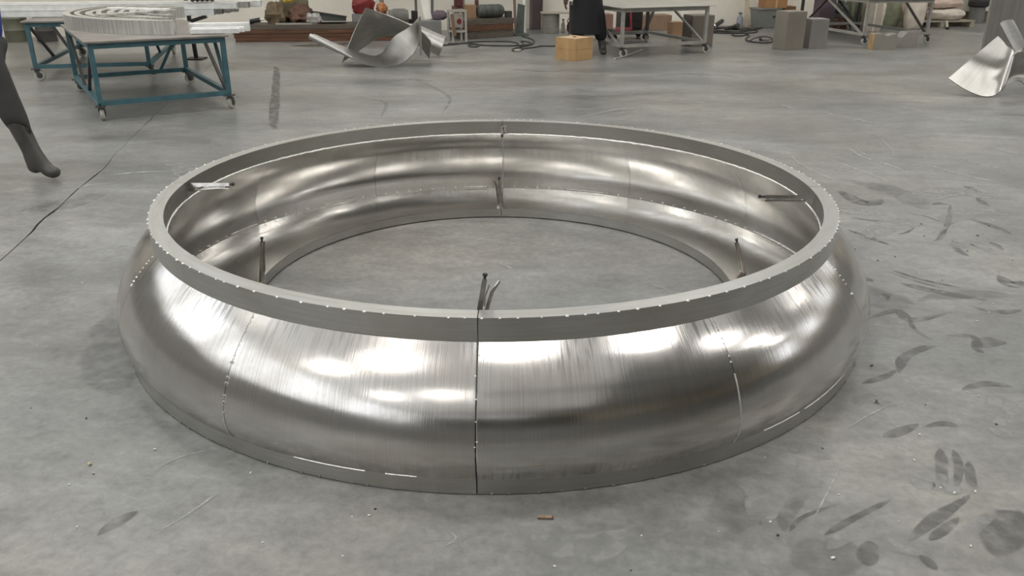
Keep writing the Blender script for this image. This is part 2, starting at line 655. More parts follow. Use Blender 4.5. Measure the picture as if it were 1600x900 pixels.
# unseen grey lower walls and dark bands above, added to shape the ring's reflections, on the three walls behind and beside the camera
M_dado = mat('grey_lower_wall', (0.30, 0.295, 0.288), 0.7, var=0.15, scale=0.7)
M_darkband = mat('dark_reflected_band', (0.05, 0.05, 0.048), 0.5, var=0.2, scale=2)
k = 1
for a, b, hd, bh in ((hall(SL + .02, DB - .03), hall(1.0, DB - .03), 3.4, 3.3), (hall(1.02, DB - .03), hall(SR - .02, DB - .03), 3.3, .35), (hall(SL + .03, .3), hall(SL + .03, DB - .1), 2.5, .7), (hall(SR - .03, .3), hall(SR - .03, DB - .1), 3.0, .4)):
    k += 1
    m = MB()
    m.bar(a + Vector((0, 0, hd / 2)), b + Vector((0, 0, hd / 2)), .05, hd)
    struct(m.build('trim_%d' % k, M_dado))
    k += 1
    m = MB()
    m.bar(a + Vector((0, 0, hd + bh / 2 + .02)), b + Vector((0, 0, hd + bh / 2 + .02)), .12, bh)
    struct(m.build('trim_%d' % k, M_darkband))
bb = MB()
bb.bar(hall(9.6, 0.015, 0.11), hall(SR, 0.015, 0.11), 0.03, 0.22)
struct(bb.build('baseboard_back', M_base))
cl = MB()
c4 = [hall(SL, -0.2, HH), hall(SR, -0.2, HH), hall(SR, DB + .2, HH), hall(SL, DB + .2, HH)]
cl.add([tuple(p) for p in c4] + [(p.x, p.y, p.z + 0.12) for p in c4], [(0, 1, 2, 3), (7, 6, 5, 4), (0, 4, 5, 1), (1, 5, 6, 2), (2, 6, 7, 3), (3, 7, 4, 0)])
ceil_ = struct(cl.build('ceiling', M_roof))
# trusses: shallow I-beams under the roof, parts of the ceiling
M_truss = mat('roof_beam_paint', (0.33, 0.34, 0.35), 0.5, var=0.06)
for k in range(5):
    d = 3.0 + 7.0 * k
    t = MB()
    t.bar(hall(SL, d, HH - 0.03), hall(SR, d, HH - 0.03), 0.16, 0.02)
    t.bar(hall(SL, d, HH - 0.2), hall(SR, d, HH - 0.2), 0.02, 0.34)
    t.bar(hall(SL, d, HH - 0.37), hall(SR, d, HH - 0.37), 0.16, 0.02)
    t.build('roof_beam', M_truss, ceil_)
# translucent daylight panels let into the roof: (s, d, length along s, length along d)
SKYL = []
for d in (4.8, 11.4, 17.8, 24.0):
    for s in (-12.2, -8.2, -3.2, 1.8, 6.8, 11.5, 16.0):
        if d > 20 and s > -5:
            continue                    # the far right bay of the roof has no daylight panels
        SKYL.append((s, d, 2.2, 1.6))
# unseen glowing sheets added under the left and middle roof bays to brighten the steel
M_roofglow = mat('roof_glow_sheet', (0.78, 0.79, 0.77), 0.6, var=0.04, scale=2, emit=((1.0, 0.985, 0.955), ROOF_GLOW))
for d0 in (3.2, 10.2, 17.2, 24.2):
    q = MB()
    q.box((0, 0, 0), (16.0, 6.4, 0.012))
    q.v = [hall(-6.6, d0 + 3.3, HH - 0.004) + UX * p.x + UY * p.y + Vector((0, 0, p.z)) for p in q.v]
    WN[0] += 1
    struct(q.build('window_%d' % WN[0], M_roofglow))
for i, (s, d, ls, ld) in enumerate(SKYL):
    q = MB()
    q.box((0, 0, 0), (ls, ld, 0.02))
    q.v = [hall(s, d, HH - 0.012) + UX * p.x + UY * p.y + Vector((0, 0, p.z)) for p in q.v]
    WN[0] += 1
    struct(q.build('window_%d' % WN[0], M_sky))
# ------------------------------------------------------------------ the stainless steel ring
S = 1.535
RCX, RCY = -0.078, 3.8444
M_shell = steel('ground_stainless_shell', (0.665, 0.645, 0.632), 0.12, 0.23, stain=0.16, wave=0.05, scratch=((0.03, 0.17), (0.47, 0.38)))
M_inner = steel('ground_stainless_inside', (0.68, 0.665, 0.65), 0.15, 0.26, stain=0.16, wave=0.05)
M_flange = steel('mill_finish_flange', (0.54, 0.535, 0.51), 0.28, 0.40, brush=(200, 4), stain=0.12, bump=0.05)
M_weld = mat('bright_weld', (0.86, 0.85, 0.82), 0.34, 1.0, var=0.15, scale=60, bump=0.3)
M_seam = mat('dark_joint_gap', (0.045, 0.04, 0.036), 0.7, 0.3, var=0.3, scale=40)
M_platein = steel('base_plate_steel', (0.74, 0.73, 0.705), 0.15, 0.26, brush=(3, 180), stain=0.2, bump=0.06)


def P2(*a):
    return [Vector((r * S, 0, z * S)) for r, z in a]


PROF_OUT = spline(P2((0.998, .2987), (1.035, .262), (1.067, .2236), (1.094, .179), (1.1115, .131), (1.1165, .10), (1.114, .07), (1.1, .0377)), 7)
PROF_IN = spline(P2((.962, .2987), (.992, .262), (1.024, .2236), (1.048, .179), (1.063, .131), (1.066, .093), (1.057, .038)), 7)
RO, RI, ZT, ZB = S * 1.0, S * .9608, S * .3513, S * .2987
RBO, RBI, ZH = S * 1.0993, S * .7514, S * .0380


def sweep(prof, a0, a1, seg=10, closed=False):
    """revolve a list of (r, z) from angle a0 to a1 -> verts, faces, uvs (u round the ring, v along the profile)"""
    vs, fs, uv = [], [], []
    L = [0]
    for i in range(1, len(prof)):
        L.append(L[-1] + math.dist(prof[i], prof[i - 1]))
    k = len(prof)
    for j in range(seg + 1):
        a = a0 + (a1 - a0) * j / seg
        for i, (r, z) in enumerate(prof):
            vs.append((RCX + r * math.cos(a), RCY + r * math.sin(a), z))
            uv.append((a * S, L[i]))
    for j in range(seg):
        for i in range(k if closed else k - 1):
            i2 = (i + 1) % k
            fs.append((j * k + i, (j + 1) * k + i, (j + 1) * k + i2, j * k + i2))
    if closed:
        fs.append(tuple(range(k)))
        fs.append(tuple(seg * k + i for i in range(k - 1, -1, -1)))
    return vs, fs, uv


ring = thing('steel_ring', 'large bulged stainless steel ring lying on the concrete floor in the foreground', 'ring', (RCX, RCY, 0))
QA = [math.radians(-91.0), math.radians(-1.5), math.radians(89.5), math.radians(180.5), math.radians(269.0)]
po = [(p.x, p.z) for p in PROF_OUT]
pi_ = [(p.x, p.z) for p in PROF_IN]
gap = 0.0012
for q in range(4):
    a0, a1 = QA[q] + gap, QA[q + 1] - gap
    # top flange: rectangular tube of flat bars
    m = MB()
    m.add(*sweep([(RO, ZT), (RO, ZB), (RI, ZB), (RI, ZT)], a0, a1, 30, True))
    m.build('top_flange', M_flange, ring, smooth=True)
    m = MB()
    m.add(*sweep([(RBO + .001, 0.004), (RBO + .001, ZH), (RBO - .012, ZH), (RBO - .012, 0.004)], a0, a1, 30, True))
    m.build('base_band', M_flange, ring, smooth=True)
    m = MB()
    m.add(*sweep([(RBO - .02, ZH), (RBI, ZH), (RBI, ZH - .004), (RBO - .02, ZH - .004)], a0, a1, 30, True))
    m.build('base_plate', M_platein, ring, smooth=True)
    m = MB()
    m.add(*sweep([(RBI, ZH - .001), (RBI, 0.006), (RBI + .004, 0.006), (RBI + .004, ZH - .001)], a0, a1, 30, True))
    m.build('inner_band', M_flange, ring, smooth=True)
    for k in range(3):
        b0, b1 = a0 + (a1 - a0) * k / 3 + .0006, a0 + (a1 - a0) * (k + 1) / 3 - .0006
        m = MB()
        m.add(*sweep(po + [(r - .004, z) for r, z in reversed(po)], b0, b1, 14, True))
        m.build('outer_panel', M_shell, ring, smooth=True)
        m = MB()
        m.add(*sweep(pi_ + [(r + .004, z) for r, z in reversed(pi_)], b0, b1, 14, True))
        m.build('inner_panel', M_inner, ring, smooth=True)


def at_ring(r, a, z):
    return Vector((RCX + r * math.cos(a), RCY + r * math.sin(a), z))


def dots(spots, r, jit=0.3):
    m = MB()
    for p in spots:
        rr = r * random.uniform(1 - jit, 1 + jit)
        m.lathe([(rr * .5, -rr * .4), (rr, 0), (rr * .6, rr * .5)], p, 6)
    return m


# tack welds along the outer top edge of the flange
sp = []
a = 0.0
while a < 2 * PI:
    sp.append(at_ring(RO + .0005, a, ZT - .001))
    a += random.uniform(0.026, 0.070)
stuff(dots(sp, 0.0050).build('tack_weld', M_weld, ring))
sp = []
a = 0.0
while a < 2 * PI:
    sp.append(at_ring(RBO + .002, a, 0.007))
    a += random.uniform(0.03, 0.06)
stuff(dots(sp, 0.004).build('tack_weld', mat('dull_weld', (0.35, 0.33, 0.30), 0.45, 1.0, var=0.3, scale=50), ring))
# continuous weld bead under the flange, inside
pts, rs = [], []
k = 620
for i in range(k):
    a = 2 * PI * i / k
    w = noise.noise(Vector((i * .35, 0, 0)))
    pts.append(at_ring(RI - .001, a, ZB - .001 + .0025 * w))
    rs.append(0.0042 + .0022 * abs(noise.noise(Vector((i * .9, 3, 0)))))
m = MB()
m.tube(pts, rs, 5, closed=True)
stuff(m.build('weld_bead', M_weld, ring, smooth=True))
# broken weld bead where the shell meets the base plate, inside
sp = []
for i in range(900):
    a = 2 * PI * i / 900
    v = noise.noise(Vector((math.cos(a) * 3, math.sin(a) * 3, 2)))
    if v > 0.12 or i % 7 == 0:
        sp.append(at_ring(S * 1.056 - .002, a, S * .0455 + .001 * random.random()))
stuff(dots(sp, 0.0042).build('weld_bead', M_weld, ring))
# outside: bright weld strokes and little ringed spots on the panel seams, at the given fractions of the profile
def prof_at(f):
    i = f * (len(po) - 1)
    k = min(int(i), len(po) - 2)
    t = i - k
    return po[k][0] * (1 - t) + po[k + 1][0] * t, po[k][1] * (1 - t) + po[k + 1][1] * t


def seam_stroke(a, f0, f1, w):
    m = MB()
    m.tube([at_ring(prof_at(f0 + (f1 - f0) * i / 16)[0] + .0014, a, prof_at(f0 + (f1 - f0) * i / 16)[1]) for i in range(17)], w, 5)
    stuff(m.build('weld_bead', M_weld, ring, smooth=True))


AL, AR = QA[3] + (QA[4] - QA[3]) * 2 / 3, QA[0] + (QA[1] - QA[0]) / 3
seam_stroke(AL, .66, .995, .0024)
seam_stroke(AR, .36, .995, .0024)
for q, f0, f1 in ((0, .985, .60), (0, .05, .07)):
    pass
m = MB()
for f in (.33, .42, .455, .53, .575):
    r, z = prof_at(f)
    c = at_ring(r + .001, AL, z)
    tt = Vector((-math.sin(AL), math.cos(AL), 0))
    up = Vector((0, 0, 1))
    m.tube([c + tt * (.006 * math.cos(2 * PI * i / 10)) + up * (.008 * math.sin(2 * PI * i / 10)) for i in range(10)], .0013, 4, closed=True)
stuff(m.build('weld_bead', M_weld, ring))
sp = []
for f in (.03, .08, .2, .33, .45, .56, .60):
    r, z = prof_at(f)
    sp.append(at_ring(r + .001, QA[0] + .003 * random.uniform(-1, 1), z))
for a in (AL, AR, AR + .52, AL - .52, QA[1], QA[3]):
    for i in range(9):
        r, z = prof_at(.03 + .32 * i / 9 * random.uniform(.8, 1.1))
        sp.append(at_ring(r + .0005, a, z))
stuff(dots(sp, 0.0042).build('tack_weld', M_weld, ring))
# thin bright tubes along stretches of the base band's top lip
m = MB()
for a0, a1 in ((-.98, -.86), (-.84, -.22), (-1.95, -1.80), (-1.76, -1.70)):
    k = 24
    m.tube([at_ring(RBO + .0015, a0 + (a1 - a0) * i / k, ZH + .0005) for i in range(k + 1)], .0016, 4)
stuff(m.build('weld_bead', M_weld, ring))
# dark gaps of the four clamped joints
for q in range(4):
    a = QA[q] + (.0008 if q == 0 else 0)
    m = MB()
    tt = Vector((-math.sin(a), math.cos(a), 0)) * .0008
    path = [(RI + .004, ZT - .003), (RO - .003, ZT - .003), (RO - .003, ZB)] + [(r - .003, z) for r, z in po] + [(RBO - .004, ZH - .002), (RBO - .004, .006)]
    for i in range(len(path) - 1):
        p, r2 = at_ring(path[i][0], a, path[i][1]), at_ring(path[i + 1][0], a, path[i + 1][1])
        m.add([p - tt, p + tt, r2 + tt, r2 - tt], [(0, 1, 2, 3)])
    m.build('joint_gap', M_seam, ring)
# ------------------------------------------------------------------ locking pliers clamped on the joints
M_plier = mat('dark_nickel_plier', (0.30, 0.27, 0.24), 0.34, 1.0, var=0.25, scale=30)
M_plierb = mat('worn_chrome_plier', (0.55, 0.53, 0.50), 0.21, 1.0, var=0.2, scale=30)
M_black = mat('matt_black', (0.02, 0.02, 0.02), 0.55, var=0.3, scale=12)


def pliers(label, base, tip, side, body=None, spread=1.0):
    base, tip = Vector(base), Vector(tip)
    z = (tip - base).normalized()
    x = Vector(side)
    x = (x - z * x.dot(z)).normalized()
    y = z.cross(x)
    M = Matrix((x, y, z)).transposed().to_4x4()
    M.translation = base
    l = (tip - base).length
    body = body or M_plier
    t = thing('locking_pliers', label, 'pliers', base, 0, 'locking pliers clamped on the joints of the ring')
    a = MB(M)
    # fixed half: jaw root widening into the U-section handle
    for w0, w1, d0, d1, z0, z1, x0, x1 in ((.020, .026, .012, .013, 0, .08, 0, .002), (.026, .017, .013, .011, .08, .30, .002, .000), (.017, .015, .011, .010, .30, .90, .000, .006)):
        c0, c1 = x0, x1
        vs = [(c0 - w0 / 2, -d0 / 2, z0 * l), (c0 + w0 / 2, -d0 / 2, z0 * l), (c0 + w0 / 2, d0 / 2, z0 * l), (c0 - w0 / 2, d0 / 2, z0 * l),
              (c1 - w1 / 2, -d1 / 2, z1 * l), (c1 + w1 / 2, -d1 / 2, z1 * l), (c1 + w1 / 2, d1 / 2, z1 * l), (c1 - w1 / 2, d1 / 2, z1 * l)]
        a.add(vs, [(3, 2, 1, 0), (4, 5, 6, 7)] + [(i, (i + 1) % 4, 4 + (i + 1) % 4, 4 + i) for i in range(4)])
    a.build('upper_handle', body, t)
    b = MB(M)
    s = spread
    b.tube([(.012, 0, .12 * l), (.022, 0, .22 * l), (.020 + .004 * s, 0, .42 * l), (.018 + .010 * s, 0, .66 * l), (.022 + .020 * s, 0, .88 * l)], [.006, .0075, .0065, .006, .0045], 6)
    b.build('lower_handle', body, t, smooth=True)
    j = MB(M)
    j.add([(-.012, -.006, .02 * l), (-.004, -.006, -.035), (.004, -.006, -.038), (.006, -.006, 0), (.008, -.006, .03 * l),
           (-.012, .006, .02 * l), (-.004, .006, -.035), (.004, .006, -.038), (.006, .006, 0), (.008, .006, .03 * l)],
          [(0, 1, 2, 3, 4), (9, 8, 7, 6, 5)] + [(i, (i + 1) % 5, 5 + (i + 1) % 5, 5 + i) for i in range(5)])
    j.build('upper_jaw', M_plierb, t)
    k = MB(M)
    k.add([(.010, -.005, .14 * l), (.030, -.005, .10 * l), (.026, -.005, -.01), (.012, -.005, -.036), (.009, -.005, -.02),
           (.010, .005, .14 * l), (.030, .005, .10 * l), (.026, .005, -.01), (.012, .005, -.036), (.009, .005, -.02)],
          [(0, 1, 2, 3, 4), (9, 8, 7, 6, 5)] + [(i, (i + 1) % 5, 5 + (i + 1) % 5, 5 + i) for i in range(5)])
    k.build('lower_jaw', M_plierb, t)
    c = MB(M)
    c.lathe([(.0045, .885 * l), (.0045, .95 * l), (.0075, .955 * l), (.0085, .98 * l), (.0075, l)], (.006, 0, 0), 10)
    c.build('adjusting_screw', M_black, t)
    e = MB(M)
    e.tube([(.014, 0, .36 * l), (.013, 0, .55 * l), (.015 + .005 * s, 0, .80 * l)], .0028, 5)
    e.build('release_lever', body, t)
    return t


Q = QA
pliers('dark locking pliers standing upright on the base at the left joint inside the ring', (-1.241, 3.82, .046), (-1.217, 3.815, .272), (.35, 1, 0), spread=.2)
pliers('dark locking pliers leaning upright on the base at the right joint inside the ring', (1.176, 3.911, .046), (1.118, 3.915, .238), (-.35, 1, 0), spread=.2)
pliers('brown locking pliers standing on the base plate at the far joint of the ring', (-.066, 5.02, .05), (-.077, 5.03, .252), (-1, .2, 0), spread=.9)
pliers('nickel locking pliers rising above the near edge of the top flange at the front joint', (-.108, 2.412, .47), (-.090, 2.425, .640), (1, .1, 0), M_plierb, spread=1.6)
pliers('bright locking pliers reaching inward from the left side of the top flange', (-1.545, 3.865, .517), (-1.330, 3.86, .532), (.1, -.3, -1), M_plierb, spread=.2)
pliers('bright locking pliers reaching inward from the right side of the top flange', (1.400, 3.715, .512), (1.136, 3.71, .524), (-.1, -.2, -1), M_plierb, spread=.1)
pliers('small locking pliers seen end on at the far joint of the top flange', (-.066, 5.318, .505), (-.070, 5.13, .482), (1, 0, .5), spread=.8)
m = MB()
for k in range(3):
    m.bar((1.32 + .022 * k, 4.02 - .02 * k, .0408), (1.335 + .022 * k, 4.05 - .02 * k, .0408), .008, .003)
m.bar((1.315, 4.035, .0408), (1.40, 3.985, .0408), .008, .003)
t_ = m.build('dark_mark', M_black)  # small dark strokes raised on the base plate
tag(t_, 'small dark mark on the base plate at the right side of the ring', 'gauge')

# ------------------------------------------------------------------ two teal wheeled tables on the left, a grey one and another on the right
M_teal = mat('teal_painted_steel', (0.055, 0.135, 0.160), 0.45, var=0.18, scale=9)
M_ttop = mat('worn_table_top', (0.25, 0.225, 0.20), 0.45, 0.3, var=0.25, scale=5)
M_grey = mat('grey_painted_steel', (0.33, 0.32, 0.29), 0.5, var=0.15, scale=9)
M_gtop = mat('bare_aluminium_top', (0.52, 0.51, 0.47), 0.38, 0.6, var=0.12, scale=4)
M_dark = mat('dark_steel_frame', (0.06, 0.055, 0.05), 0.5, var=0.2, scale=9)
M_wheel = mat('pale_caster_rubber', (0.45, 0.44, 0.38), 0.6, var=0.15, scale=20)
M_fork = mat('caster_fork_steel', (0.10, 0.10, 0.10), 0.4, 0.6, var=0.2, scale=20)


def caster(t, M, x, y, top, rz):
    K = M @ loc_m(x, y, 0, rz)
    f = MB(K)
    f.box((0, 0, top - .006), (.10, .085, .012))
    f.cyl((0, 0, top - .03), (0, 0, top - .01), .022, n=10)
    for s in (-1, 1):
        f.add([(-.02, s * .024, top - .028), (.035, s * .024, top - .028), (.042, s * .024, .062), (.018, s * .024, .050),
               (-.02, s * .029, top - .028), (.035, s * .029, top - .028), (.042, s * .029, .062), (.018, s * .029, .050)],
              [(0, 1, 2, 3), (7, 6, 5, 4), (0, 4, 5, 1), (1, 5, 6, 2), (2, 6, 7, 3), (3, 7, 4, 0)])
    f.box((.007, 0, top - .03), (.056, .058, .006))
    fo = f.build('caster', M_fork, t)
    w = MB(K @ Matrix.Translation((.03, 0, .0635)) @ Matrix.Rotation(PI / 2, 4, 'X'))
    w.lathe([(.012, -.021), (.045, -.021), (.059, -.018), (.0635, -.010), (.0635, .010), (.059, .018), (.045, .021), (.012, .021)], n=20)
    w.build('wheel', M_wheel, fo, smooth=True)
    h = MB(K @ Matrix.Translation((.03, 0, .0635)) @ Matrix.Rotation(PI / 2, 4, 'X'))
    h.lathe([(.018, -.026), (.036, -.0225), (.036, .0225), (.018, .026)], n=14)
    h.build('hub', M_fork, fo)


def wheeled_table(name, label, x, y, rz, w, d, h, frame, top, braces, over=.03, topth=.02, apron=.05, castrz=(0, .6, 2.0, 1.2), darkback=False, group=None):
    t = thing(name, label, 'table', (x, y, 0), rz, group)
    M = loc_m(x, y, 0, rz)
    zt = h - topth
    zb = .165
    m = MB(M)
    m.box((0, 0, h - topth / 2), (w + 2 * over, d + 2 * over, topth))
    m.build('tabletop', top, t, bevel=.003)
    lg = .045
    X, Y = w / 2 - lg / 2, d / 2 - lg / 2
    for i, (sx, sy) in enumerate(((-1, -1), (1, -1), (1, 1), (-1, 1))):
        m = MB(M)
        m.bar((sx * X, sy * Y, zb), (sx * X, sy * Y, zt), lg, lg, (0, 1, 0))
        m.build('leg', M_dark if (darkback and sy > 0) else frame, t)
        caster(t, M, sx * X, sy * Y, zb - .02, castrz[i] - rz)
    for a, b in (((-1, -1), (1, -1)), ((1, -1), (1, 1)), ((1, 1), (-1, 1)), ((-1, 1), (-1, -1))):
        m = MB(M)
        m.bar((a[0] * X, a[1] * Y, zt - apron / 2), (b[0] * X, b[1] * Y, zt - apron / 2), lg * .9, apron)
        m.build('top_rail', frame, t)
        m = MB(M)
        m.bar((a[0] * X, a[1] * Y, zb), (b[0] * X, b[1] * Y, zb), lg * 1.05, .045)
        m.build('bottom_rail', frame, t)
    for a, b, k in braces:
        m = MB(M)
        m.bar((a[0] * X, a[1] * Y, zb + (zt - zb) * a[2]), (b[0] * X, b[1] * Y, zb + (zt - zb) * b[2]), .03, .03, (0, 1, 0))
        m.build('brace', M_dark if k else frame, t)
    return t


R = math.radians
wheeled_table('wheeled_table', 'teal steel table on casters with a brown top under curved strips, front left', -3.93, 9.13, R(32), 1.25, 2.0, .735, M_teal, M_ttop,
              [((-1, -1, 1), (-1, -.2, 0), 1), ((-1, .9, 1), (-1, .1, 0), 1), ((1, -.6, 1), (1, -1, 0), 0), ((1, 0, 1), (1, -.9, .02), 1), ((1, .9, 1), (.5, 1, 0), 0)],
              castrz=(1.9, 1.4, .6, .4))
wheeled_table('wheeled_table', 'teal steel table on casters with long profiles on it, far left behind the curved strips', -5.50, 11.75, R(14), 1.35, 2.4, .70, M_teal, M_ttop,
              [((-1, -1, 1), (-1, -.2, 0), 1), ((-.6, -1, 1), (-.2, -1, 0), 1), ((1, -.8, 1), (1, -.1, 0), 0)], castrz=(.3, .6, 2., 1.))
wheeled_table('wheeled_table', 'grey steel table on casters with an aluminium top, beside the man in black', 1.97, 13.93, R(23), 1.52, 1.75, .715, M_grey, M_gtop,
              [((-1, .4, 1), (-1, -.9, 0), 0), ((1, .35, 1), (1, -.95, 0), 0), ((0, 1, 1), (-.6, 1, 0), 1)], topth=.012, apron=.06, over=.07, darkback=True, castrz=(.2, .3, 1.2, 1.2))
wheeled_table('wheeled_table', 'grey steel table on casters with crossed braces, in front of the white sacks', 6.30, 15.75, R(14), 1.28, 2.0, .74, M_grey, M_gtop,
              [((-1, .3, 1), (-1, -.95, 0), 0), ((-.9, 1, 0), (0, 1, 1), 1), ((0, 1, 1), (.95, 1, 0), 1), ((.1, -1, 1), (.95, -1, 0), 1)], darkback=True, castrz=(.2, .3, 1.2, 1.2))

# ------------------------------------------------------------------ aluminium strips on the left tables
M_alu = mat('aluminium_strip', (0.66, 0.65, 0.61), 0.36, 0.85, var=0.22, scale=9, stretch=(5, 5, .25))
M_film = mat('white_protective_film', (0.80, 0.80, 0.78), 0.5, 0.1, var=0.1, scale=12)
C0 = Vector((-3.35, 10.2, 0))
for k in range(9):
    r0 = 1.62 - .105 * k
    a0, a1 = R(162 - 1.5 * k), R(270 - 5.0 * (k % 3) - 2.5 * k)
    h0, wd = .135 - .004 * (k % 3), .072 if k % 2 == 0 else .05
    zb = .7365
    pts = []
    m = MB()
    n = 40
    for i in range(n + 1):
        a = a0 + (a1 - a0) * i / n
        st = 1 + .05 * math.cos(a - R(215)) ** 2
        wob = .006 * noise.noise(Vector((k * 7.1, a * 2, 0)))
        for r_, z in ((r0 * st + wob, zb), (r0 * st + wob, zb + h0), (r0 * st - wd + wob, zb + h0), (r0 * st - wd + wob, zb)):
            pts.append((C0.x + r_ * math.cos(a), C0.y + r_ * math.sin(a), z))
    fs = [(0, 1, 2, 3), (n * 4 + 3, n * 4 + 2, n * 4 + 1, n * 4)]
    for i in range(n):
        for q in range(4):
            fs.append((i * 4 + q, i * 4 + (q + 1) % 4, (i + 1) * 4 + (q + 1) % 4, (i + 1) * 4 + q))
    m.add(pts, fs)
    words = ['outermost', 'second from the outside', 'third from the outside', 'fourth from the outside', 'middle one', 'fourth from the inside', 'third from the inside', 'second from the inside', 'innermost']
    tag(m.build('curved_strip', M_alu, smooth=True), 'curved aluminium strip nested on the front teal table, ' + words[k], 'strip', 'curved strips on the front left table')
# straight flat bars with film lying across the strips at the right end
for k, (p, q, w_, h_) in enumerate((((-3.22, 8.66, .762), (-2.76, 8.75, .762), .085, .045), ((-3.24, 8.755, .765), (-2.74, 8.855, .765), .085, .05), ((-3.30, 8.86, .78), (-2.72, 8.975, .78), .09, .085),
                                ((-4.30, 9.0, .886), (-3.75, 9.7, .886), .07, .022), ((-4.45, 9.65, .909), (-3.72, 9.45, .909), .08, .022))):
    m = MB()
    m.bar(p, q, w_, h_)
    tag(m.build('flat_bar', M_film if k != 3 else M_alu, bevel=.003),
        ['white filmed bar nearest the camera right of the nested strips', 'white filmed bar second from the camera right of the nested strips', 'thick white filmed bar at the rear right of the nested strips',
         'bare flat bar lying across the nested strips', 'white flat bar lying across the nested strips'][k], 'bar', 'bars with the curved strips')
PA = R(10)
for k in range(7):
    row, lay = k % 4, k // 4
    c = Vector((-6.05 + .1 * k * (1 if lay else .4), 11.0 + .20 * row + .1 * lay, .7045 + .037 + .075 * lay))
    ln = 4.4 - .25 * lay
    m = MB(Matrix.Translation(c) @ Matrix.Rotation(PA, 4, 'Z'))
    m.box((0, 0, -.034), (ln, .16, .006))
    for s in (-1, 1):
        m.box((0, s * .077, 0), (ln, .006, .074))
    m.box((0, 0, .034), (ln, .16, .006))
    tag(m.build('long_profile', M_alu if k % 2 else M_film), 'long pale aluminium profile on the rear teal table, ' +
        ['front one of the lower layer', 'second one of the lower layer', 'third one of the lower layer', 'rear one of the lower layer', 'front one of the upper layer', 'middle one of the upper layer', 'rear one of the upper layer'][k],
        'profile', 'long profiles on the rear left table')
M_brown = mat('brown_wrapped_coil', (0.10, 0.065, 0.045), 0.6, var=0.3, scale=14)
t = thing('strap_coil', 'brown coil of strapping standing at the right end of the long profiles', 'coil', (-4.05, 11.42, .8585))
for k in range(5):
    m = MB(Matrix.Translation((-4.18 + .06 * k, 11.45 + .012 * k, .8585 + .19)) @ Matrix.Rotation(PA, 4, 'Z') @ Matrix.Rotation(PI / 2, 4, 'Y'))
    m.tube([(.16 * math.cos(2 * PI * i / 28), .16 * math.sin(2 * PI * i / 28), .006 * math.sin(i)) for i in range(28)], .029, 8, closed=True)
    m.build('turn', M_brown if k % 2 == 0 else M_dark, t, smooth=True)
t = thing('tool_stand', 'black steel stand with a short crossbar behind the curved strips', 'stand', (-4.62, 12.5, 0))
m = MB()
m.bar((-4.62, 12.5, 0.02), (-4.68, 12.5, 1.45), .05, .04, (0, 1, 0))
m.build('post', M_black, t)
m = MB()
m.bar((-4.72, 12.46, .50), (-4.38, 12.46, .60), .05, .05)
m.build('crossbar', M_black, t)
m = MB()
m.box((-4.62, 12.5, .01), (.24, .24, .02))
m.build('foot_plate', M_black, t)

# drums behind the left worker
M_olive = mat('olive_drum', (0.135, 0.135, 0.095), 0.5, var=0.15, scale=5)
M_dgreen = mat('dark_green_metal', (0.075, 0.085, 0.075), 0.55, var=0.25, scale=8)


def drum(label, x, y, r, h, material, n=28, lid=True):
    t = thing('drum', label, 'drum', (x, y, 0))
    m = MB()
    pr_ = [(r * .985, 0), (r, .01), (r, h * .32), (r * 1.03, h * .335), (r, h * .35), (r, h * .65), (r * 1.03, h * .665), (r, h * .68), (r, h - .01), (r * 1.025, h - .005), (r * 1.025, h)]
    m.lathe(pr_, (x, y, 0), n)
    m.build('body', material, t, smooth=True)
    if lid:
        m = MB()
        m.lathe([(r * .94, h - .012), (r * .94, h + .003), (r * .90, h + .003)], (x, y, 0), n)
        m.build('lid', M_dark, t)
    return t


drum('olive green drum on the floor at the far left behind the worker', -8.45, 14.75, .19, .56, M_olive)
drum('dark drum right of the olive drum under the long profiles', -7.95, 14.75, .16, .54, M_dark)

# ------------------------------------------------------------------ timber stacks and clutter along the back wall
M_rust = mat('rust_brown_timber', (0.115, 0.052, 0.026), 0.6, var=0.45, scale=3, stretch=(.25, 6, 14))
M_rust2 = mat('grey_brown_timber', (0.105, 0.085, 0.066), 0.65, var=0.35, scale=3, stretch=(.25, 6, 14))
LV = ['bottom', 'second', 'third', 'top']
for side, (x0, y0, x1, y1, hts) in {'left': (-4.72, 14.68, -1.72, 15.08, (.062, .070, .066, .080)), 'right': (-.86, 15.22, .02, 15.72, (.10, .03, .10, .10))}.items():
    z = 0.0
    for k in range(4):
        a, b = Vector((x0, y0, 0)), Vector((x1, y1, 0))
        d = (b - a).normalized()
        nn = Vector((-d.y, d.x, 0))
        off = nn * (.30 + .008 * (k % 2))
        m = MB()
        m.bar(a + off - d * .02 * (k % 3) + Vector((0, 0, z + hts[k] / 2)), b + off + d * .015 * (k % 2) + Vector((0, 0, z + hts[k] / 2)), .56, hts[k] - .003)
        z += hts[k]
        col = M_rust if (side == 'left' and k < 3) or (side == 'right' and k == 2) else M_rust2
        tag(m.build('timber_beam', col, bevel=.004), '%s beam of the %s brown timber stack along the back wall' % (LV[k], side), 'beam', 'timber stack on the ' + side)
ZL, ZR = .279, .331        # tops of the two stacks

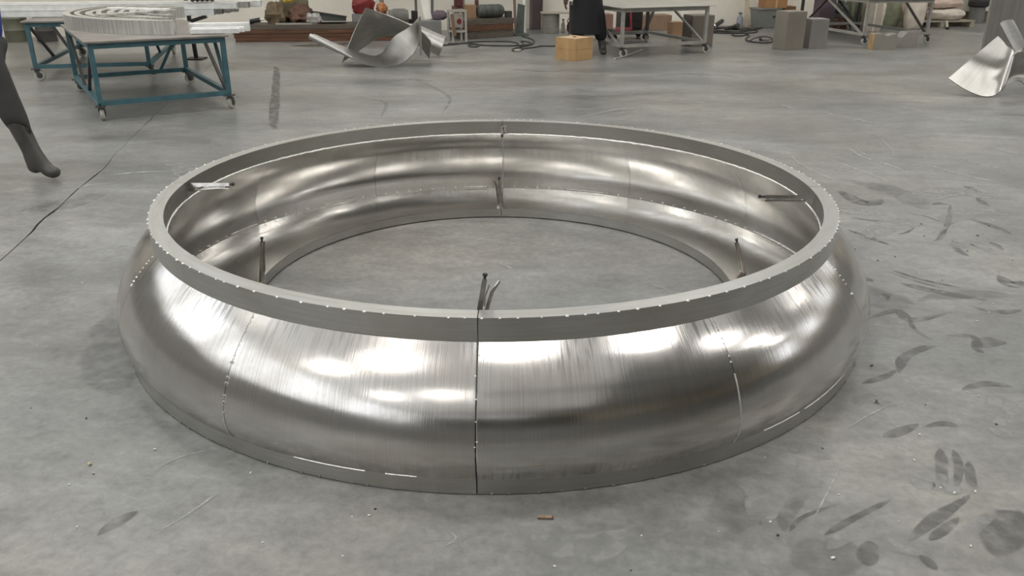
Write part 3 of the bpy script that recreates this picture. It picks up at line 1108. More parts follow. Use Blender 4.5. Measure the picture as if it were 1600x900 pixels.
M_khaki = mat('khaki_canvas', (0.17, 0.125, 0.075), 0.9, var=0.35, scale=6, bump=0.4)
M_brownc = mat('brown_canvas', (0.13, 0.07, 0.05), 0.9, var=0.3, scale=6, bump=0.4)
M_yel = mat('yellow_plastic', (0.55, 0.40, 0.05), 0.5, var=0.15)
M_red = mat('red_nylon', (0.20, 0.022, 0.02), 0.6, var=0.3, scale=8, bump=0.3)
M_maroon = mat('maroon_paint', (0.10, 0.028, 0.028), 0.5, var=0.25)
M_white = mat('white_board', (0.78, 0.76, 0.70), 0.6, var=0.06)
M_greyp = mat('grey_painted_box', (0.205, 0.205, 0.195), 0.6, var=0.12, scale=4)
M_motor = mat('grey_green_casting', (0.155, 0.155, 0.135), 0.55, var=0.25, scale=6)
M_card = mat('brown_cardboard', (0.30, 0.185, 0.105), 0.85, var=0.12, scale=5)
M_cardg = mat('dusty_cardboard', (0.225, 0.200, 0.165), 0.9, var=0.10, scale=3, detail=8)
M_cardp = mat('dusty_grey_block', (0.235, 0.215, 0.205), 0.9, var=0.10, scale=3, detail=8)
M_wood = mat('raw_pine_board', (0.46, 0.285, 0.13), 0.7, var=0.20, scale=4, stretch=(1.4, 1.4, .6))
M_woodl = mat('pale_pine_end', (0.62, 0.45, 0.30), 0.75, var=0.15, scale=9)
M_greyw = mat('weathered_board', (0.36, 0.32, 0.25), 0.8, var=0.2, scale=3, stretch=(.4, 6, 6))
M_purple = mat('faded_purple_cloth', (0.125, 0.095, 0.110), 0.9, var=0.15, scale=5, bump=0.3)


def lump(name, label, cat, c, s, material, seed, amp=.25, fr=2.2, rz=0, power=1.0, group=None):
    m = MB()
    m.blob(c, s, seed, amp, fr, rz=rz, power=power)
    return tag(m.build(name, material, smooth=True), label, cat, group)


lump('canvas_bundle', 'khaki canvas bundle on the left end of the timber stack', 'bundle', (-4.08, 15.06, ZL), (.19, .15, .20), M_khaki, 1, .55, 3.4)
lump('canvas_bundle', 'brown canvas bundle right of the khaki one on the timber stack', 'bundle', (-3.68, 15.12, ZL), (.20, .15, .16), M_brownc, 2, .55, 3.4)
lump('canvas_bundle', 'olive folded cloth lying over the middle of the canvas bundles', 'bundle', (-3.84, 15.34, ZL), (.26, .10, .26), mat('olive_cloth', (.16, .14, .085), .9, var=.3, bump=.3), 5, .3, 2.4)
lump('yellow_bag', 'yellow plastic bag on top between the canvas bundles', 'bag', (-3.86, 15.08, .62), (.10, .08, .08), M_yel, 3, .4)
m = MB()
m.bar((-4.05, 14.83, ZL + .012), (-3.45, 14.93, ZL + .012), .08, .024)
tag(m.build('metal_bar', M_gtop), 'short pale metal bar in front of the canvas bundles', 'bar')
t = thing('hand_drill', 'small dark power drill left of the canvas bundles on the timber stack', 'tool', (-4.40, 14.93, ZL))
m = MB()
m.cyl((-4.50, 14.90, ZL + .045), (-4.33, 14.92, ZL + .07), .035, .04, 10)
m.build('motor_body', M_black, t)
m = MB()
m.bar((-4.44, 14.92, ZL + .03), (-4.54, 14.97, ZL + .004), .04, .03)
m.build('grip', M_black, t)
m = MB()
m.cyl((-4.33, 14.92, ZL + .07), (-4.25, 14.93, ZL + .08), .018, .012, 8)
m.build('chuck', M_plierb, t)
lump('plastic_wrap', 'crumpled clear plastic between the bundles and the black tray', 'wrap', (-3.42, 14.97, ZL), (.13, .09, .11), mat('crumpled_plastic', (.42, .40, .37), .25, var=.3, scale=20, bump=.5), 8, .5, 4)
t = thing('parts_tray', 'long dark metal tray tilted on the timber stack before the red bags', 'tray', (-2.85, 15.1, ZL))
m = MB()
m.add([(-3.467, 14.950, 0.328), (-2.881, 15.050, 0.322), (-2.876, 15.050, 0.396), (-3.474, 14.950, 0.485), (-3.548, 15.300, 0.299), (-2.948, 15.400, 0.292), (-2.943, 15.400, 0.368), (-3.556, 15.300, 0.459)],
      [(0, 1, 2, 3), (7, 6, 5, 4), (0, 4, 5, 1), (1, 5, 6, 2), (2, 6, 7, 3), (3, 7, 4, 0)])
m.v = [Vector((p.x, p.y, max(p.z, ZL + .001))) for p in m.v]
m.build('body', M_dgreen, t)
m = MB()
m.bar((-3.480, 14.930, 0.497), (-2.861, 15.030, 0.397), .025, .02)
m.build('rim', M_dark, t)
m = MB()
m.box((-2.33, 15.12, ZL + .05), (.12, .14, .10))
tag(m.build('battery_box', M_black, bevel=.006), 'small black box at the right end of the dark tray', 'box')
m = MB()
m.box((-2.50, 15.37, ZL + .071), (.66, .20, .14), R(8), bev=.008)
tag(m.build('grey_bin', M_greyp), 'flat grey bin under the red bags behind the dark tray', 'bin')
lump('red_bag', 'large red nylon bag slumped on the flat grey bin behind the dark tray', 'bag', (-2.62, 15.36, .421), (.20, .13, .17), M_red, 11, .35, 2.4)
lump('red_bag', 'small red and yellow bag right of the large red one', 'bag', (-2.30, 15.38, .421), (.095, .09, .10), mat('red_yellow_cloth', (.36, .14, .05), .6, var=.6, scale=14), 12, .35, 2.4)


def pole(label, a, b, w, material, name='steel_pole'):
    m = MB()
    m.bar(a, b, w, w, (0, 1, 0))
    return tag(m.build(name, material), label, 'pole', 'poles leaning on the back wall')


M_pole = mat('grey_brown_pole', (0.15, 0.125, 0.10), 0.6, var=0.2)
pole('grey brown pole leaning on the wall right of the red bag', (-2.30, 15.96, 0), (-2.62, 16.58, 1.5), .07, M_pole)
pole('dark pole leaning on the wall behind the grey motor', (-1.78, 16.07, 0), (-1.85, 16.74, 1.5), .045, M_dark)
pole('dark pole leaning on the wall right of the grey motor', (-1.50, 16.12, 0), (-1.52, 16.81, 1.5), .05, M_dark)
pole('brown pole leaning on the wall left of the small steel stool', (-0.95, 16.43, 0), (-0.95, 16.92, 1.5), .07, M_pole)
pole('thin brown pole leaning on the wall over the long dark motor', (0.05, 16.64, 0), (-0.01, 17.12, 1.5), .05, mat('brown_pole', (.16, .10, .08), .7))

t = thing('electric_motor', 'grey green electric motor with a ribbed end on the timber stack', 'motor', (-1.95, 15.15, ZL))
m = MB(Matrix.Translation((-1.98, 15.12, ZL + .125)) @ Matrix.Rotation(R(12), 4, 'Z') @ Matrix.Rotation(PI / 2, 4, 'Y'))
m.lathe([(.085, -.18), (.105, -.17), (.105, -.10), (.122, -.095), (.122, .10), (.108, .13), (.10, .165)], n=24)
m.build('housing', M_motor, t, smooth=True)
m = MB(Matrix.Translation((-1.98, 15.12, ZL + .125)) @ Matrix.Rotation(R(12), 4, 'Z') @ Matrix.Rotation(PI / 2, 4, 'Y'))
m.lathe([(.06, -.20), (.09, -.20), (.09, -.18), (.06, -.18)], n=24)
m.build('end_cover', M_greyw, t)
m = MB()
m.box((-1.98, 15.12, ZL + .012), (.24, .18, .022), R(12))
m.build('foot', M_black, t)
m = MB(Matrix.Translation((-1.745, 15.30, ZL)) @ Matrix.Rotation(R(20), 4, 'Z'))
m.box((0, 0, .03), (.15, .14, .06))
m.box((.02, 0, .13), (.09, .12, .14))
tag(m.build('machine_head', M_black, bevel=.006), 'black machine head between the grey motor and the white board', 'machine')
m = MB()
m.box((-1.74, 14.88, ZL + .006), (.28, .10, .008), R(14))
tag(m.build('paper_sheet', M_white), 'white sheet of paper in front of the black machine head', 'paper')
m = MB()
m.box((-1.455, 15.18, .166), (.37, .30, .33), R(14))
gb = tag(m.build('grey_cabinet', M_greyp, bevel=.006), 'low grey steel cabinet behind the bent sheet pieces', 'cabinet')
m = MB(Matrix.Translation((-1.52, 15.30, .335 + .18)) @ Matrix.Rotation(R(14), 4, 'Z') @ Matrix.Rotation(R(-12), 4, 'X') @ Matrix.Rotation(R(-10), 4, 'Y'))
m.box((0, 0, 0), (.13, .02, .37))
tag(m.build('foam_board', M_white), 'white foam board standing upright on the grey cabinet', 'board')
lump('purple_bag', 'faded purple cloth bag on the right of the grey cabinet', 'bag', (-1.28, 15.24, .332), (.13, .09, .09), M_purple, 21, .3)

# steel stool with label
t = thing('steel_stool', 'small pale steel stool frame with a brown board, left of the long dark motor', 'stool', (-.96, 15.0, 0))
M_stool = mat('pale_stool_paint', (.40, .39, .35), .5, var=.12)
MS = loc_m(-.965, 15.0, 0, R(24))
for sx in (-1, 1):
    for sy in (-1, 1):
        m = MB(MS)
        m.bar((sx * .12, sy * .12, 0), (sx * .115, sy * .115, .52), .032, .032, (0, 1, 0))
        m.build('leg', M_stool, t)
for z in (.17, .505):
    for a, b in (((-1, -1), (1, -1)), ((1, -1), (1, 1)), ((1, 1), (-1, 1)), ((-1, 1), (-1, -1))):
        m = MB(MS)
        m.bar((a[0] * .115, a[1] * .115, z), (b[0] * .115, b[1] * .115, z), .028, .028)
        m.build('rail', M_stool, t)
m = MB(MS)
m.bar((-.10, -.145, .10), (-.14, -.145, .46), .06, .012, (0, 1, 0))
m.build('brown_board', mat('brown_board', (.20, .13, .08), .7), t)
m = MB(MS)
m.box((0, .02, .34), (.20, .10, .22))
m.build('can_body', mat('grey_can', (.42, .38, .34), .5), t)
m = MB(MS)
m.cyl((.03, -.033, .33), (.03, -.036, .33), .045, n=14)
m.build('red_label', M_red, t)

t = thing('gas_motor', 'long dark rounded motor lying on the right timber stack', 'motor', (-.38, 15.62, ZR))
MG = Matrix.Translation((-.40, 15.70, ZR + .118)) @ Matrix.Rotation(R(25), 4, 'Z') @ Matrix.Rotation(PI / 2, 4, 'Y')
m = MB(MG)
m.lathe([(.07, -.26), (.10, -.24), (.115, -.20), (.115, .16), (.105, .21), (.075, .24)], n=24)
m.build('housing', M_dgreen, t, smooth=True)
for k in range(3):
    m = MB(MG)
    m.lathe([(.1152, -.15 + .13 * k), (.1175, -.145 + .13 * k), (.1175, -.115 + .13 * k), (.1152, -.11 + .13 * k)], n=24, cap=False)
    m.build('band', M_dark, t)
m = MB()
m.box((-.765, 15.62, ZR + .115), (.17, .18, .23), R(20))
tag(m.build('brown_carton', M_card, bevel=.004), 'brown carton between the stool and the long dark motor', 'box')
for k, (x, y, r, h, lab) in enumerate(((-.98, 16.0, .075, .12, 'wide maroon can'), (-.66, 16.1, .03, .13, 'slim maroon bottle'))):
    pass
m = MB()
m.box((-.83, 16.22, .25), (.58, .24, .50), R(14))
tag(m.build('brown_carton', mat('dark_brown_carton', (.17, .10, .06), .85, var=.15), bevel=.004), 'tall brown carton behind the steel stool, carrying the maroon tins', 'box')  # darker brown than the small carton
t = thing('paint_tin', 'wide maroon tin with a spout on the tall brown carton', 'tin', (-1.00, 16.10, .5))
m = MB()
m.lathe([(.08, .5), (.085, .505), (.085, .62), (.08, .625)], (-1.00, 16.10, 0), 18)
m.build('body', M_maroon, t, smooth=True)
m = MB()
m.cyl((-.98, 16.10, .625), (-.98, 16.10, .66), .03, .02, 10)
m.build('spout', M_maroon, t)
t = thing('spray_bottle', 'slim maroon bottle right of the wide maroon tin', 'bottle', (-.67, 16.18, .5))
m = MB()
m.lathe([(.036, .5), (.038, .505), (.038, .60), (.02, .63), (.02, .66)], (-.67, 16.18, 0), 14)
m.build('body', M_maroon, t, smooth=True)
m = MB()
m.lathe([(.024, .66), (.024, .69)], (-.67, 16.18, 0), 12)
m.build('cap', M_black, t)
m = MB()
m.box((-.085, 15.83, ZR + .055), (.11, .11, .11), R(20))
tag(m.build('small_box', M_dark, bevel=.004), 'small dark box at the right end of the right timber stack', 'box')

# green stand, white pipe, steel column
t = thing('angle_stand', 'dark green steel angle stand leaning beside the white pipe', 'stand', (.10, 16.05, 0))
m = MB()
m.add([(.04, 16.0, .03), (.20, 16.04, .03), (.22, 16.10, .52), (.09, 16.08, .55), (.04, 16.06, .03), (.20, 16.10, .03), (.22, 16.14, .52), (.09, 16.12, .55)],
      [(0, 1, 2, 3), (7, 6, 5, 4), (0, 4, 5, 1), (1, 5, 6, 2), (2, 6, 7, 3), (3, 7, 4, 0)])
m.build('plate', M_dgreen, t)
m = MB()
m.box((.13, 16.0, .015), (.26, .30, .03), R(14))
m.build('foot', M_dgreen, t)
t = thing('white_pipe', 'white upright pipe against the wall left of the steel column', 'pipe', (.225, 16.55, 0))
m = MB()
m.cyl((.22, 16.55, 0), (.17, 16.62, 1.6), .032, n=12)
m.build('pipe', M_white, t, smooth=True)
m = MB()
m.cyl((.22, 16.55, 0), (.219, 16.552, .05), .042, n=12)
m.build('socket', M_white, t)
m = MB()
pc = hall(.07, .16)
for a, b in ((-.085, .085),):
    m.box((pc.x, pc.y, 2.5), (.21, .02, 5.0), HA)
    for s in (-1, 1):
        m.box((pc.x + UX.x * s * .10, pc.y + UX.y * s * .10, 2.5), (.02, .20, 5.0), HA)
struct(m.build('trim_1', mat('purple_brown_column', (.115, .085, .085), .6, var=.15)))

drum('grey drum under a weathered board, right of the steel column', .70, 16.42, .175, .36, mat('grey_drum', (.21, .20, .17), .6, var=.15), lid=False)
m = MB()
m.box((.98, 16.40, .372), (.92, .34, .02), R(2))
tag(m.build('plank_board', M_greyw), 'weathered board lying flat on the grey drum', 'board')
t = thing('drink_bottle', 'white bottle standing between the grey drum and the maroon pot', 'bottle', (.96, 16.62, 0))
m = MB()
m.lathe([(.035, 0), (.037, .01), (.037, .15), (.016, .19), (.016, .215)], (.96, 16.62, 0), 14)
m.build('body', M_white, t, smooth=True)
m = MB()
m.lathe([(.019, .215), (.019, .24)], (.96, 16.62, 0), 12)
m.build('cap', M_red, t)
t = thing('clay_pot', 'low maroon pot on the floor left of the man in black', 'pot', (1.17, 16.55, 0))
m = MB()
m.lathe([(.09, 0), (.14, .03), (.15, .12), (.13, .17), (.135, .19), (.12, .19)], (1.17, 16.55, 0), 20)
m.build('body', M_maroon, t, smooth=True)
m = MB()
m.tube([(1.17 + .14 * math.cos(R(a)), 16.55, .19 + .10 * math.sin(R(a))) for a in range(0, 181, 20)], .008, 6)
m.build('handle', M_dark, t)
# ------------------------------------------------------------------ boxes, crates and blocks
t = thing('wooden_block_box', 'pale raw wood box standing alone on the floor left of the man in black', 'box', (.90, 12.64, 0))
WR = R(47)
MW = loc_m(.90, 12.66, 0, WR)
bw, bd, bh = .40, .38, .315
for k, (cx_, cy_, sx, sy) in enumerate(((0, -bd / 2 + .009, bw, .018), (0, bd / 2 - .009, bw, .018), (-bw / 2 + .009, 0, .018, bd - .036), (bw / 2 - .009, 0, .018, bd - .036))):
    for h0, h1 in ((0, .152), (.154, bh)):
        m = MB(MW)
        m.box((cx_, cy_, (h0 + h1) / 2), (sx, sy, h1 - h0))
        m.build('side_board', M_wood, t, bevel=.003)
for s in (-1, 1):
    m = MB(MW)
    m.box((s * (bw / 4 - .004), 0, bh - .012), (bw / 2 - .022, bd - .038, .018))
    m.build('top_board', M_woodl, t, bevel=.002)
m = MB(MW)
m.box((0, 0, bh - .008), (.022, .05, .03))
m.build('handle_peg', M_dark, t)


def carton(name, label, cat, x, y, rz, s, material, z=0.0, flap=None, tape=None, bev=.006, group=None):
    t = thing(name, label, cat, (x, y, z), rz, group)
    M = loc_m(x, y, z, rz)
    m = MB(M)
    m.box((0, 0, s[2] / 2), s)
    m.build('body', material, t, bevel=bev)
    if flap:
        m = MB(M)
        m.box((0, -s[1] * .25, s[2] + .003), (s[0] * .98, s[1] * .49, .006))
        m.build('flap', flap, t)
        m = MB(M)
        m.box((0, s[1] * .25, s[2] + .003), (s[0] * .98, s[1] * .49, .006))
        m.build('flap', flap, t)
    if tape:
        m = MB(M)
        m.box((0, -s[1] / 2 - .001, s[2] * .5), (.035, .002, s[2] * .98))
        m.build('tape_strip', tape, t)
    return t


carton('tall_block', 'tall dusty brown block, the larger of the pair between the two grey tables', 'block', 4.47, 14.02, R(20), (.36, .32, .585), M_cardg, flap=mat('dusty_flap', (.29, .26, .22), .9, var=.1))
carton('short_block', 'shorter dusty grey block right beside the tall brown one', 'block', 4.95, 14.22, R(10), (.31, .30, .455), M_cardp, flap=mat('dusty_flap_grey', (.33, .30, .29), .9, var=.1))
carton('floor_block', 'brown block behind the right end of the aluminium topped table', 'block', 3.08, 14.45, R(16), (.40, .34, .49), mat('dusty_brown_block', (.19, .165, .135), .9, var=.12, scale=3), flap=M_cardg)
carton('carton', 'wide brown carton on the floor under the aluminium topped table', 'box', 2.66, 17.2, HA, (.85, .4, .28), mat('mid_brown_carton', (.25, .165, .105), .85, var=.12))  # slightly darker brown than the small carton beside it
carton('carton', 'small brown carton right of the wide one under the aluminium topped table', 'box', 2.98, 15.9, HA, (.22, .25, .26), M_card)
carton('carton', 'brown carton behind the left leg of the aluminium topped table', 'box', 1.75, 16.6, HA, (.24, .3, .34), mat('pink_brown_carton', (.24, .14, .11), .85, var=.1))
# red and black cylinder trolley under the table
t = thing('hand_trolley', 'black trolley with a red strap under the aluminium topped table', 'trolley', (2.05, 15.5, 0))
m = MB()
m.bar((1.75, 15.45, .12), (2.35, 15.6, .12), .34, .07)
m.build('bed', M_black, t)
for p in ((1.8, 15.3), (2.35, 15.42), (1.75, 15.62), (2.28, 15.76)):
    m = MB()
    m.cyl((p[0], p[1] - .015, .045), (p[0], p[1] + .015, .045), .045, n=12)
    m.build('wheel', M_black, t)
m = MB()
m.bar((2.38, 15.62, .14), (2.62, 15.8, .66), .04, .04)
m.build('handle', M_dark, t)
m = MB()
m.bar((2.10, 15.40, .16), (2.06, 15.40, .64), .03, .012, (0, 1, 0))
m.build('red_strap', mat('pink_red_strap', (.45, .06, .08), .5, var=.15), t)
m = MB()
m.box((1.93, 15.26, .185), (.26, .05, .06))
m.build('red_tool_case', mat('pink_red_case', (.42, .10, .11), .5, var=.15), t)
t = thing('tool_chest', 'dark tool chest on the black trolley under the table', 'chest', (2.0, 15.55, .1555))
m = MB()
m.box((2.08, 15.58, .36), (.42, .22, .40), R(16))
m.build('body', M_dark, t, bevel=.006)
for k in range(3):
    m = MB(loc_m(2.08, 15.58, 0, R(16)))
    m.box((0, -.118, .24 + .12 * k), (.40, .016, .10))
    m.build('drawer', M_black, t)
m = MB()
m.tube([(1.495, 12.602, 0.012), (1.800, 13.137, 0.012), (2.056, 13.698, 0.014)], .014, 8)
tag(m.build('steel_rod', M_alu), 'pale steel rod lying on the floor by the left caster of the aluminium topped table', 'rod')

# crate, carton, timber stick, bottle
t = thing('grey_crate', 'grey plastic crate with tapered sides by the back wall under a carton', 'crate', (5.1, 18.0, 0), HA)
MC = loc_m(5.12, 17.75, 0, HA)
m = MB(MC)
w0, w1, d0, d1, hh = .20, .25, .15, .19, .36
m.add([(-w0, -d0, 0), (w0, -d0, 0), (w0, d0, 0), (-w0, d0, 0), (-w1, -d1, hh), (w1, -d1, hh), (w1, d1, hh), (-w1, d1, hh)],
      [(3, 2, 1, 0), (4, 5, 6, 7)] + [(i, (i + 1) % 4, 4 + (i + 1) % 4, 4 + i) for i in range(4)])
m.build('body', mat('grey_crate_plastic', (.20, .21, .19), .55, var=.1), t, bevel=.01)
m = MB(MC)
m.box((0, 0, hh + .006), (2 * w1 + .03, 2 * d1 + .03, .03))
m.build('rim', mat('grey_crate_plastic', (.2, .2, .2)), t, bevel=.004)
m = MB(MC)
m.box((.11, -.19, .22), (.05, .012, .02))
m.build('hand_slot', M_black, t)
carton('carton', 'orange brown carton sitting on the grey plastic crate', 'box', 5.25, 17.75, R(8), (.46, .36, .34), mat('orange_carton', (.36, .19, .085), .8, var=.12), z=.382, tape=mat('tape_tan', (.55, .36, .20), .4))
carton('carton', 'upright brown carton on the floor right of the grey plastic crate', 'box', 5.62, 17.98, HA, (.26, .28, .40), mat('orange_carton_dark', (.22, .12, .06), .8, var=.12))
m = MB()
m.bar((4.79, 17.88, .0), (4.77, 18.05, 1.3), .075, .03, (0, 1, 0))
tag(m.build('timber_batten', mat('pale_batten', (.56, .47, .33), .7, var=.1)), 'pale timber batten leaning upright left of the grey crate', 'batten')
t = thing('blue_bottle', 'pale blue bottle on the floor left of the timber batten', 'bottle', (4.62, 17.75, 0))
m = MB()
m.lathe([(.06, 0), (.065, .01), (.065, .17), (.03, .23), (.028, .26)], (4.62, 17.75, 0), 16)
m.build('body', mat('pale_blue_plastic', (.27, .30, .34), .4), t, smooth=True)
m = MB()
m.lathe([(.032, .26), (.032, .285)], (4.62, 17.75, 0), 12)
m.build('cap', M_dark, t)
m = MB()
m.box((6.15, 17.3, .55), (.34, .26, 1.10), R(10))
tag(m.build('purple_panel_stack', M_purple, bevel=.01), 'tall stack of purple grey panels behind the tall and the short block', 'panels')
m = MB()
m.bar((6.62, 17.0, 0), (6.60, 17.1, 1.2), .05, .05, (0, 1, 0))
tag(m.build('green_post', mat('pale_green_post', (.30, .31, .20), .6)), 'pale green post left of the crossed brace table', 'post')
lump('rubbish_sack', 'dark green rubbish sack between the purple panels and the green post', 'sack', (6.52, 17.45, 0), (.18, .20, .30), M_dgreen, 33, .3, 3)
lump('rubbish_sack', 'dark green rubbish sack behind the left leg of the crossed brace table', 'sack', (7.05, 17.9, 0), (.28, .22, .40), mat('green_sack', (.085, .105, .06), .7, var=.3, bump=.3), 34, .3, 3)
lump('scrap_heap', 'dark heap of rags left of the green post', 'rags', (6.38, 16.98, 0), (.14, .14, .14), M_brownc, 35, .5, 4)

# offcuts below the right table
t = thing('wood_offcut', 'grey offcut with a fresh yellow end below the right table', 'offcut', (5.97, 13.95, 0))
MO = loc_m(5.98, 14.02, 0, R(-8))
m = MB(MO)
m.add([(-.14, -.12, 0), (.20, -.12, 0), (.20, .14, 0), (-.14, .14, 0), (-.14, -.12, .25), (-.02, -.12, .245), (.06, -.12, .215), (.12, -.12, .24), (.20, -.12, .25),
       (-.14, .14, .25), (-.02, .14, .245), (.06, .14, .215), (.12, .14, .24), (.20, .14, .25)],
      [(3, 2, 1, 0), (0, 1, 8, 7, 6, 5, 4), (3, 9, 10, 11, 12, 13, 2), (0, 4, 9, 3), (1, 2, 13, 8), (4, 5, 10, 9), (5, 6, 11, 10), (6, 7, 12, 11), (7, 8, 13, 12)])
m.build('body', mat('grey_offcut', (.27, .25, .215), .85, var=.1), t)
m = MB(MO)
m.box((-.155, .0, .122), (.028, .25, .244), bev=.008)
m.build('yellow_end', mat('fresh_wood_end', (.46, .31, .15), .7, var=.2), t)
t = thing('stone_offcut', 'pale grey trapezoid offcut below the right table', 'offcut', (6.55, 14.35, 0))
m = MB(loc_m(6.55, 14.38, 0, R(6)))
m.add([(-.13, -.1, 0), (.13, -.1, 0), (.15, -.1, .245), (-.07, -.1, .245), (-.135, -.1, .16), (-.13, .12, 0), (.13, .12, 0), (.15, .12, .245), (-.07, .12, .245), (-.135, .12, .16)],
      [(0, 1, 2, 3, 4), (9, 8, 7, 6, 5)] + [(i, (i + 1) % 5, 5 + (i + 1) % 5, 5 + i) for i in range(5)])
m.build('body', mat('pale_grey_offcut', (.36, .335, .305), .85, var=.08), t, bevel=.004)
m = MB(loc_m(6.55, 14.38, 0, R(6)))
m.box((.04, .01, .248), (.20, .20, .005))
m.build('paper_top', M_cardp, t)

# white woven sacks on a pallet
M_sack = mat('white_woven_sack', (0.62, 0.555, 0.47), 0.85, var=0.14, scale=7, bump=0.5)
M_sackp = mat('pinkish_woven_sack', (0.60, 0.47, 0.40), 0.85, var=0.18, scale=7, bump=0.5)
t = thing('pallet', 'wooden pallet under the white sacks by the back wall', 'pallet', (8.85, 18.3, 0), HA)
MP = loc_m(8.72, 18.30, 0, HA)
for k in range(5):
    m = MB(MP)
    m.box((0, -.40 + .2 * k, .115), (1.5, .13, .025))
    m.build('slat', M_greyw, t)
for k in range(3):
    m = MB(MP)
    m.box((-.7 + .7 * k, 0, .0525), (.09, .92, .10))
    m.build('bearer', M_greyw, t)
for k, (x, y, z, s, mt, lab) in enumerate((
        (8.95, 18.20, .128, (.42, .30, .13), M_sack, 'white sack lying lowest at the right end of the pallet'),
        (8.93, 18.25, .362, (.38, .28, .12), M_sackp, 'pinkish white sack lying second from the bottom at the right end of the pallet'),
        (8.90, 18.25, .575, (.37, .27, .16), M_sack, 'white sack lying on top of the pinkish one at the right end of the pallet'),
        (8.25, 18.20, .128, (.30, .26, .36), M_sackp, 'pinkish upright sack with dark print at the left end of the pallet'))):
    lump('woven_sack', lab, 'sack', (x, y, z), s, mt, 41 + k, .14, 2.2, rz=HA, power=.75, group='woven sacks by the back wall')
for k, (x, y, s, mt, lab) in enumerate((
        (7.62, 17.75, (.23, .20, .42), mat('green_white_sack', (.24, .25, .17), .85, var=.35, scale=5, bump=.5), 'green and white sack standing on the floor left of the pallet'),
        (7.15, 17.35, (.22, .16, .38), M_sack, 'cream sack standing behind the crossed braces of the right table'),
        (8.05, 17.52, (.20, .15, .36), M_sack, 'white sack slumped on the floor before the pallet'))):
    lump('woven_sack', lab, 'sack', (x, y, 0), s, mt, 51 + k, .16, 2.2, rz=HA, power=.75, group='woven sacks by the back wall')
carton('carton', 'pale carton with dark bands behind the legs of the right table', 'box', 6.98, 17.0, R(12), (.30, .22, .62), mat('pale_carton', (.52, .45, .36), .8, var=.1), tape=M_white)
t = thing('floor_dolly', 'small steel foot standing on the floor before the pallet', 'dolly', (8.75, 17.45, 0))
m = MB()
m.bar((8.72, 17.45, .02), (8.85, 17.78, .13), .05, .03)
m.build('arm', M_greyw, t)
m = MB()
m.cyl((8.69, 17.42, .025), (8.74, 17.42, .025), .025, n=10)
m.build('wheel', M_black, t)
t = thing('standing_vacuum', 'grey drum machine with a black lid right of the sacks', 'machine', (10.05, 19.0, 0))
m = MB()
m.lathe([(.15, 0), (.155, .02), (.155, .33), (.16, .35)], (10.05, 18.95, 0), 24)
m.build('body', M_greyp, t, smooth=True)
m = MB()
m.lathe([(.175, .33), (.205, .36), (.205, .62), (.19, .70), (.10, .74)], (10.05, 18.95, 0), 24)
m.build('lid', M_black, t, smooth=True)
m = MB()
m.lathe([(.2055, .44), (.209, .45), (.209, .50), (.2055, .51)], (10.05, 18.95, 0), 24, cap=False)
m.build('band', M_dark, t)

# ------------------------------------------------------------------ hoses and cables on the floor
M_hose = mat('dark_rubber_hose', (0.045, 0.042, 0.040), 0.6, var=0.3, scale=8)
M_hosep = mat('brown_rubber_hose', (0.085, 0.060, 0.058), 0.6, var=0.3, scale=8)


def cable(label, pts, r, material=None, name='cable', cat='cable', group='cables on the workshop floor'):
    P = spline([(p[0], p[1], r) for p in pts], 6)
    m = MB()
    m.tube(P, r, 6)
    return tag(m.build(name, material or M_hose, smooth=True), label, cat, group)


cable('dark cable running from the stool to a wide loop before the right timber stack', [(-1.179, 14.253, 0.000), (-0.958, 14.445, 0.000), (-0.726, 14.739, 0.000), (-0.455, 14.845, 0.000), (-0.125, 14.856, 0.000), (0.018, 14.762, 0.000), (0.093, 14.477, 0.000), (0.112, 14.111, 0.000), (0.218, 14.204, 0.000), (0.330, 14.484, 0.000), (0.362, 14.970, 0.000), (0.303, 15.379, 0.000), (0.170, 15.697, 0.000)], .012)
cable('dark cable looping flat before the stool and running right to the wooden box', [(-1.094, 14.535, 0.000), (-0.716, 14.547, 0.000), (-0.569, 14.364, 0.000), (-0.590, 14.090, 0.000), (-0.695, 14.087, 0.000), (-0.735, 14.267, 0.000), (-0.658, 14.454, 0.000), (-0.438, 14.276, 0.000), (-0.014, 14.243, 0.000), (0.308, 14.484, 0.000), (0.228, 14.867, 0.000), (0.140, 14.864, 0.000), (0.180, 14.574, 0.000)], .011)
cable('dark cable with a small loop and plug left of the wooden box', [(0.705, 14.219, 0.000), (0.461, 14.212, 0.000), (0.351, 14.029, 0.000), (0.172, 13.850, 0.000), (0.118, 13.594, 0.000), (0.027, 13.508, 0.000), (-0.013, 13.674, 0.000), (0.049, 13.933, 0.000), (0.152, 13.936, 0.000), (0.161, 13.763, 0.000)], .010)
t = thing('cable_plug', 'small grey plug at the end of the looped cable left of the wooden box', 'plug', (0.078, 13.676, 0.000))
m = MB()
m.cyl((0.027, 13.504, 0.020), (0.108, 13.506, 0.020), .02, n=8)
m.build('body', M_greyw, t)
m = MB()
m.cyl((0.108, 13.506, 0.020), (0.138, 13.507, 0.020), .006, n=6)
m.build('pin', M_plierb, t)
cable('dark hose bundle trailing from the grey block toward the crate', [(3.713, 16.505, 0.000), (4.003, 16.758, 0.000), (4.254, 16.523, 0.000), (4.471, 16.898, 0.000), (4.792, 17.164, 0.000), (4.993, 17.433, 0.000)], .02, name='hose', cat='hose', group='hoses by the grey crate')
cable('brown hose snaking behind the grey block under the blue bottle', [(3.902, 17.262, 0.000), (4.215, 17.405, 0.000), (4.409, 17.150, 0.000), (4.724, 17.291, 0.000)], .02, M_hosep, 'hose', 'hose', 'hoses by the grey crate')
